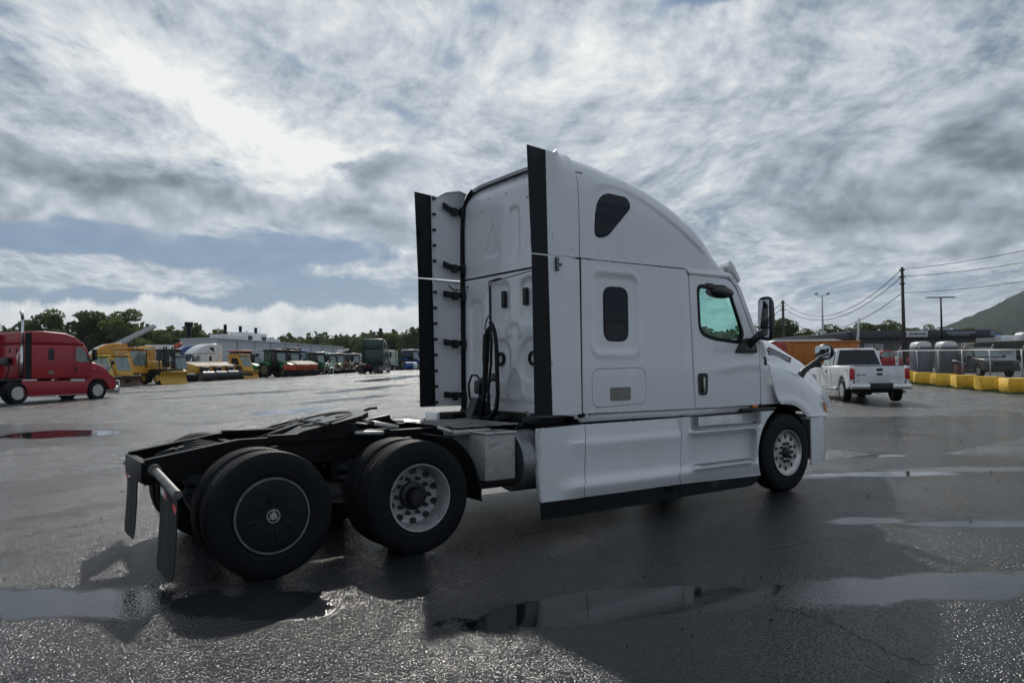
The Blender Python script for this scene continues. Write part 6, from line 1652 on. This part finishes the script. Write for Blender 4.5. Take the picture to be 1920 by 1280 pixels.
for k in range(5):
    rs = np.random.RandomState(10+k); lobes = []
    for q in range(13):
        zz = rs.uniform(.30, .93); rr = (.40*(1-((zz-.5)/.55)**2)) ; ang = rs.uniform(0, 2*PI); rad_ = rs.uniform(.2, .9)*rr
        lobes.append((rad_*math.cos(ang), rad_*math.sin(ang), zz, rs.uniform(.09, .17), rs.uniform(.07, .13)))
    P = crown_pts(rs, 3400, lobes); CR.append(leaf_mesh('crown', cards(P, .017, rs)))
CON = []
for k in range(3):
    rs = np.random.RandomState(40+k); n = 1800; z = rs.uniform(0, 1, n)**.8; lay = (np.floor(z*14)+rs.uniform(.0, .5, n))/14; r = (1-lay)*.24*rs.uniform(.3, 1.05, n)+.008; a = rs.uniform(0, 2*PI, n)
    P = np.stack([r*np.cos(a), r*np.sin(a), .08+.92*lay-.05*r], 1); CON.append(leaf_mesh('crown', cards(P, .020, rs)))
for m_ in CR: m_.materials.append(LF)
for m_ in CON: m_.materials.append(LD)
mb = MB(); mb.tube([(0, 0, 0), (.01, 0, .25), (0, .01, .55), (.01, 0, .8)], [.022, .018, .012, .005], 7)
for k in range(6):
    a = k*1.1; mb.tube([(0, 0, .28+.07*k), (.12*math.cos(a), .12*math.sin(a), .42+.07*k), (.22*math.cos(a), .22*math.sin(a), .50+.07*k)], [.010, .006, .003], 5)
TR = band('trunk', mb, bark)
def tree(label, x, y, h, kind='b', wide=1.0, grp='trees behind the yard', k=0, rz=0):
    t = thing('broadleaf_tree' if kind == 'b' else 'conifer_tree', label, 'tree', G(x, y), rz, grp); t.scale = (h*wide, h*wide, h)
    link('crown', (CR if kind == 'b' else CON)[k % (5 if kind == 'b' else 3)], None, t); link('trunk', TR, None, t); return t
fwd = Vector((.574, .819)); rgt = Vector((.819, -.574))
def at(px, D):
    l = (px-960)/1411.9*D; return CAM.x+fwd.x*D+rgt.x*l, CAM.y+fwd.y*D+rgt.y*l
tr = random.Random(11)
spec = [(-30, 150, 9.5), (8, 150, 10.2), (28, 155, 10.0), (62, 150, 11.4), (84, 148, 12.6), (108, 152, 10.2), (128, 150, 8.6), (146, 152, 11.2), (158, 148, 13.0), (178, 150, 10.6), (198, 150, 12.4), (214, 152, 11.6), (226, 148, 13.2), (243, 152, 10.8), (262, 155, 9.4), (282, 158, 9.8), (300, 160, 9.4), (322, 165, 9.8), (338, 165, 8.8), (362, 168, 9.4), (385, 172, 9.0), (404, 165, 9.8), (425, 185, 9.2)]
for i, (px, D, h) in enumerate(spec):
    x, y = at(px, D); nmz = ['leafy green tree', 'tall loose crowned tree', 'dense dark green tree', 'rounded green tree'][i % 4]
    where = 'above the red semi' if px < 190 else 'above the yellow semi and the conveyor' if px < 300 else 'behind the blue and white semis'
    tree('%s in the tree line %s' % (nmz, where), x, y, h*1.0, 'b', tr.uniform(1.0, 1.35), 'tree line %s, %s' % (where, nmz), i, tr.uniform(0, 6))
for i, px in enumerate(range(690, 800, 12)):
    x, y = at(px, 215+6*(i % 3)); tree('dark pointed conifer above the dark green semi', x, y, 10.5+2.6*((i*7) % 5)/4, 'c' if i % 3 else 'b', 1.2, 'conifers above the dark green semi', i, tr.uniform(0, 6))
rt_ = [(1436, 150, 7.2, 'small green tree at the edge of the door mirror'), (1462, 150, 8.0, 'round tree left of the distant wooden pole'), (1478, 148, 8.2, 'round tree just behind the distant wooden pole'), (1488, 152, 7.0, 'round tree right of the distant wooden pole'), (1520, 170, 6.9, 'low bush like tree behind the office wing'), (1568, 160, 7.8, 'compact dark tree above the office wing roof'), (1606, 162, 7.9, 'tree behind the slanted white pole'), (1632, 170, 8.3, 'tree over the office roof left of the tall pole'), (1650, 172, 8.1, 'second tree over the office roof left of the tall pole'), (1672, 168, 8.2, 'tree just left of the tall wooden pole'), (1716, 180, 7.8, 'tree right of the tall pole over the white sign'), (1742, 178, 8.2, 'darker tree over the office roof near the lamp post'), (1700, 182, 7.8, 'tree behind the top of the tall pole base'),
       (1822, 120, 5.2, 'light green bushy tree right of the office end wall')]
for i, (px, D, h, l) in enumerate(rt_):
    x, y = at(px, D); tree(l, x, y, h*1.13, 'b', 1.25, None, i, tr.uniform(0, 6))
# far wood that reads as one mass
rs = np.random.RandomState(5); Vs = []
def add_wood(px0, px1, D0, D1, h0, h1, n, per=150, s=.75):
    for i in range(n):
        px = rs.uniform(px0, px1); D = rs.uniform(D0, D1); x, y = at(px, D); h = rs.uniform(h0, h1); z0 = gz(x, y)-1
        m = rs.normal(size=(per, 3)); m /= np.linalg.norm(m, axis=1)[:, None]; m *= (rs.uniform(.5, 1, per)**.5)[:, None]*np.array([h*.28, h*.28, h*.5]); m[:, 2] += z0+h*.5; m[:, 0] += x; m[:, 1] += y
        Vs.append(cards(m, s, rs))
add_wood(-260, 420, 165, 240, 8.5, 12.5, 420)
add_wood(380, 1450, 225, 300, 10, 14.0, 560, 170, .7)
o = link('far_wood', leaf_mesh('far_wood', np.concatenate(Vs)), LF); tag(o, 'low mixed wood closing the yard along the horizon on the left', 'wood', kind='stuff')
Vs = []; add_wood(1440, 2300, 230, 330, 7, 10.5, 260, 120, .8); add_wood(1800, 2300, 190, 240, 7.5, 10, 80, 150, .7)
o = link('far_wood', leaf_mesh('far_wood', np.concatenate(Vs)), LF); tag(o, 'low wood along the foot of the hill on the right', 'wood', kind='stuff')
# hill
def hill_h(px, t):  # px across, t depth 0..1
    ridge = interp(px, [(1500, -30), (1640, 10), (1700, 40), (1780, 68), (1830, 90), (1870, 112), (1920, 134), (2000, 165), (2150, 205), (2400, 220), (2800, 150), (3200, 40)])
    return ridge*math.sin(min(1, t*1.0)*PI/2)**1.2 if t <= 1 else ridge
rows = []
for j in range(40):
    t = j/28; D = 900 + 600*t
    r = []
    for i in range(140):
        px = 1500+i*13; x, y = at(px, D); hh = hill_h(px, t) if t <= 1 else hill_h(px, 1)*math.cos(min(1, (t-1)/.42)*PI/2)
        r.append((x, y, max(-8, hh + (6*math.sin(x*.021)*math.sin(y*.017)+2.5*math.sin(x*.09+y*.05)+1.5*math.sin(x*.23-y*.19))*min(1, hh/40 if hh > 0 else 0))))
    rows.append(r)
mb = MB(); mb.grid(rows)
hm = bpy.data.materials.new('forested_hillside'); hm.use_nodes = True; T = NT(hm.node_tree); pb = hm.node_tree.nodes['Principled BSDF']; g = T.new('ShaderNodeNewGeometry')
n = T.noise(g.outputs['Position'], .02, 5, .6); v = T.vor(g.outputs['Position'], .10); n3 = T.noise(g.outputs['Position'], .35, 3, .6)
T.put(pb.inputs['Base Color'], T.mix(T.ss(n*.5+n3*.5, .35, .65), (.016, .030, .022), (.036, .056, .036))); pb.inputs['Roughness'].default_value = .9; pb.inputs['Specular IOR Level'].default_value = .1
T.put(pb.inputs['Normal'], T.bump(n3 - v, 1.0, 6.0))
o = mb.build('hill', hm, None, 80); tag(o, kind='structure')

# ---------------- grit and bits lying on the pad
rs = np.random.RandomState(8); mb = MB()
for k in range(130):
    D = rs.uniform(3.6, 17); px = rs.uniform(-100, 2000); x, y = at(px, D); r = rs.uniform(.003, .008)*(1+D*.06)
    bmesh.ops.create_icosphere(mb.bm, subdivisions=1, radius=r, matrix=Matrix.Translation((x, y, gz(x, y)+r*.35)) @ Matrix.Diagonal((rs.uniform(.8, 1.8), rs.uniform(.7, 1.2), .6, 1)))
o = mb.build('grit', M['frame']); tag(o, 'dark grit and small stones scattered over the wet pad', 'grit', kind='stuff')

# ---------------- air: even haze over the whole valley
hz = bpy.data.materials.new('haze_air'); hz.use_nodes = True; hz.node_tree.nodes.clear()
pv = hz.node_tree.nodes.new('ShaderNodeVolumePrincipled'); ho = hz.node_tree.nodes.new('ShaderNodeOutputMaterial')
pv.inputs['Color'].default_value = (.80, .88, .96, 1); pv.inputs['Density'].default_value = .00010; pv.inputs['Anisotropy'].default_value = .2
hz.node_tree.links.new(pv.outputs[0], ho.inputs['Volume'])
tag(MB().box((700, 500, 125), (5200, 4600, 270)).build('haze', hz), kind='stuff')
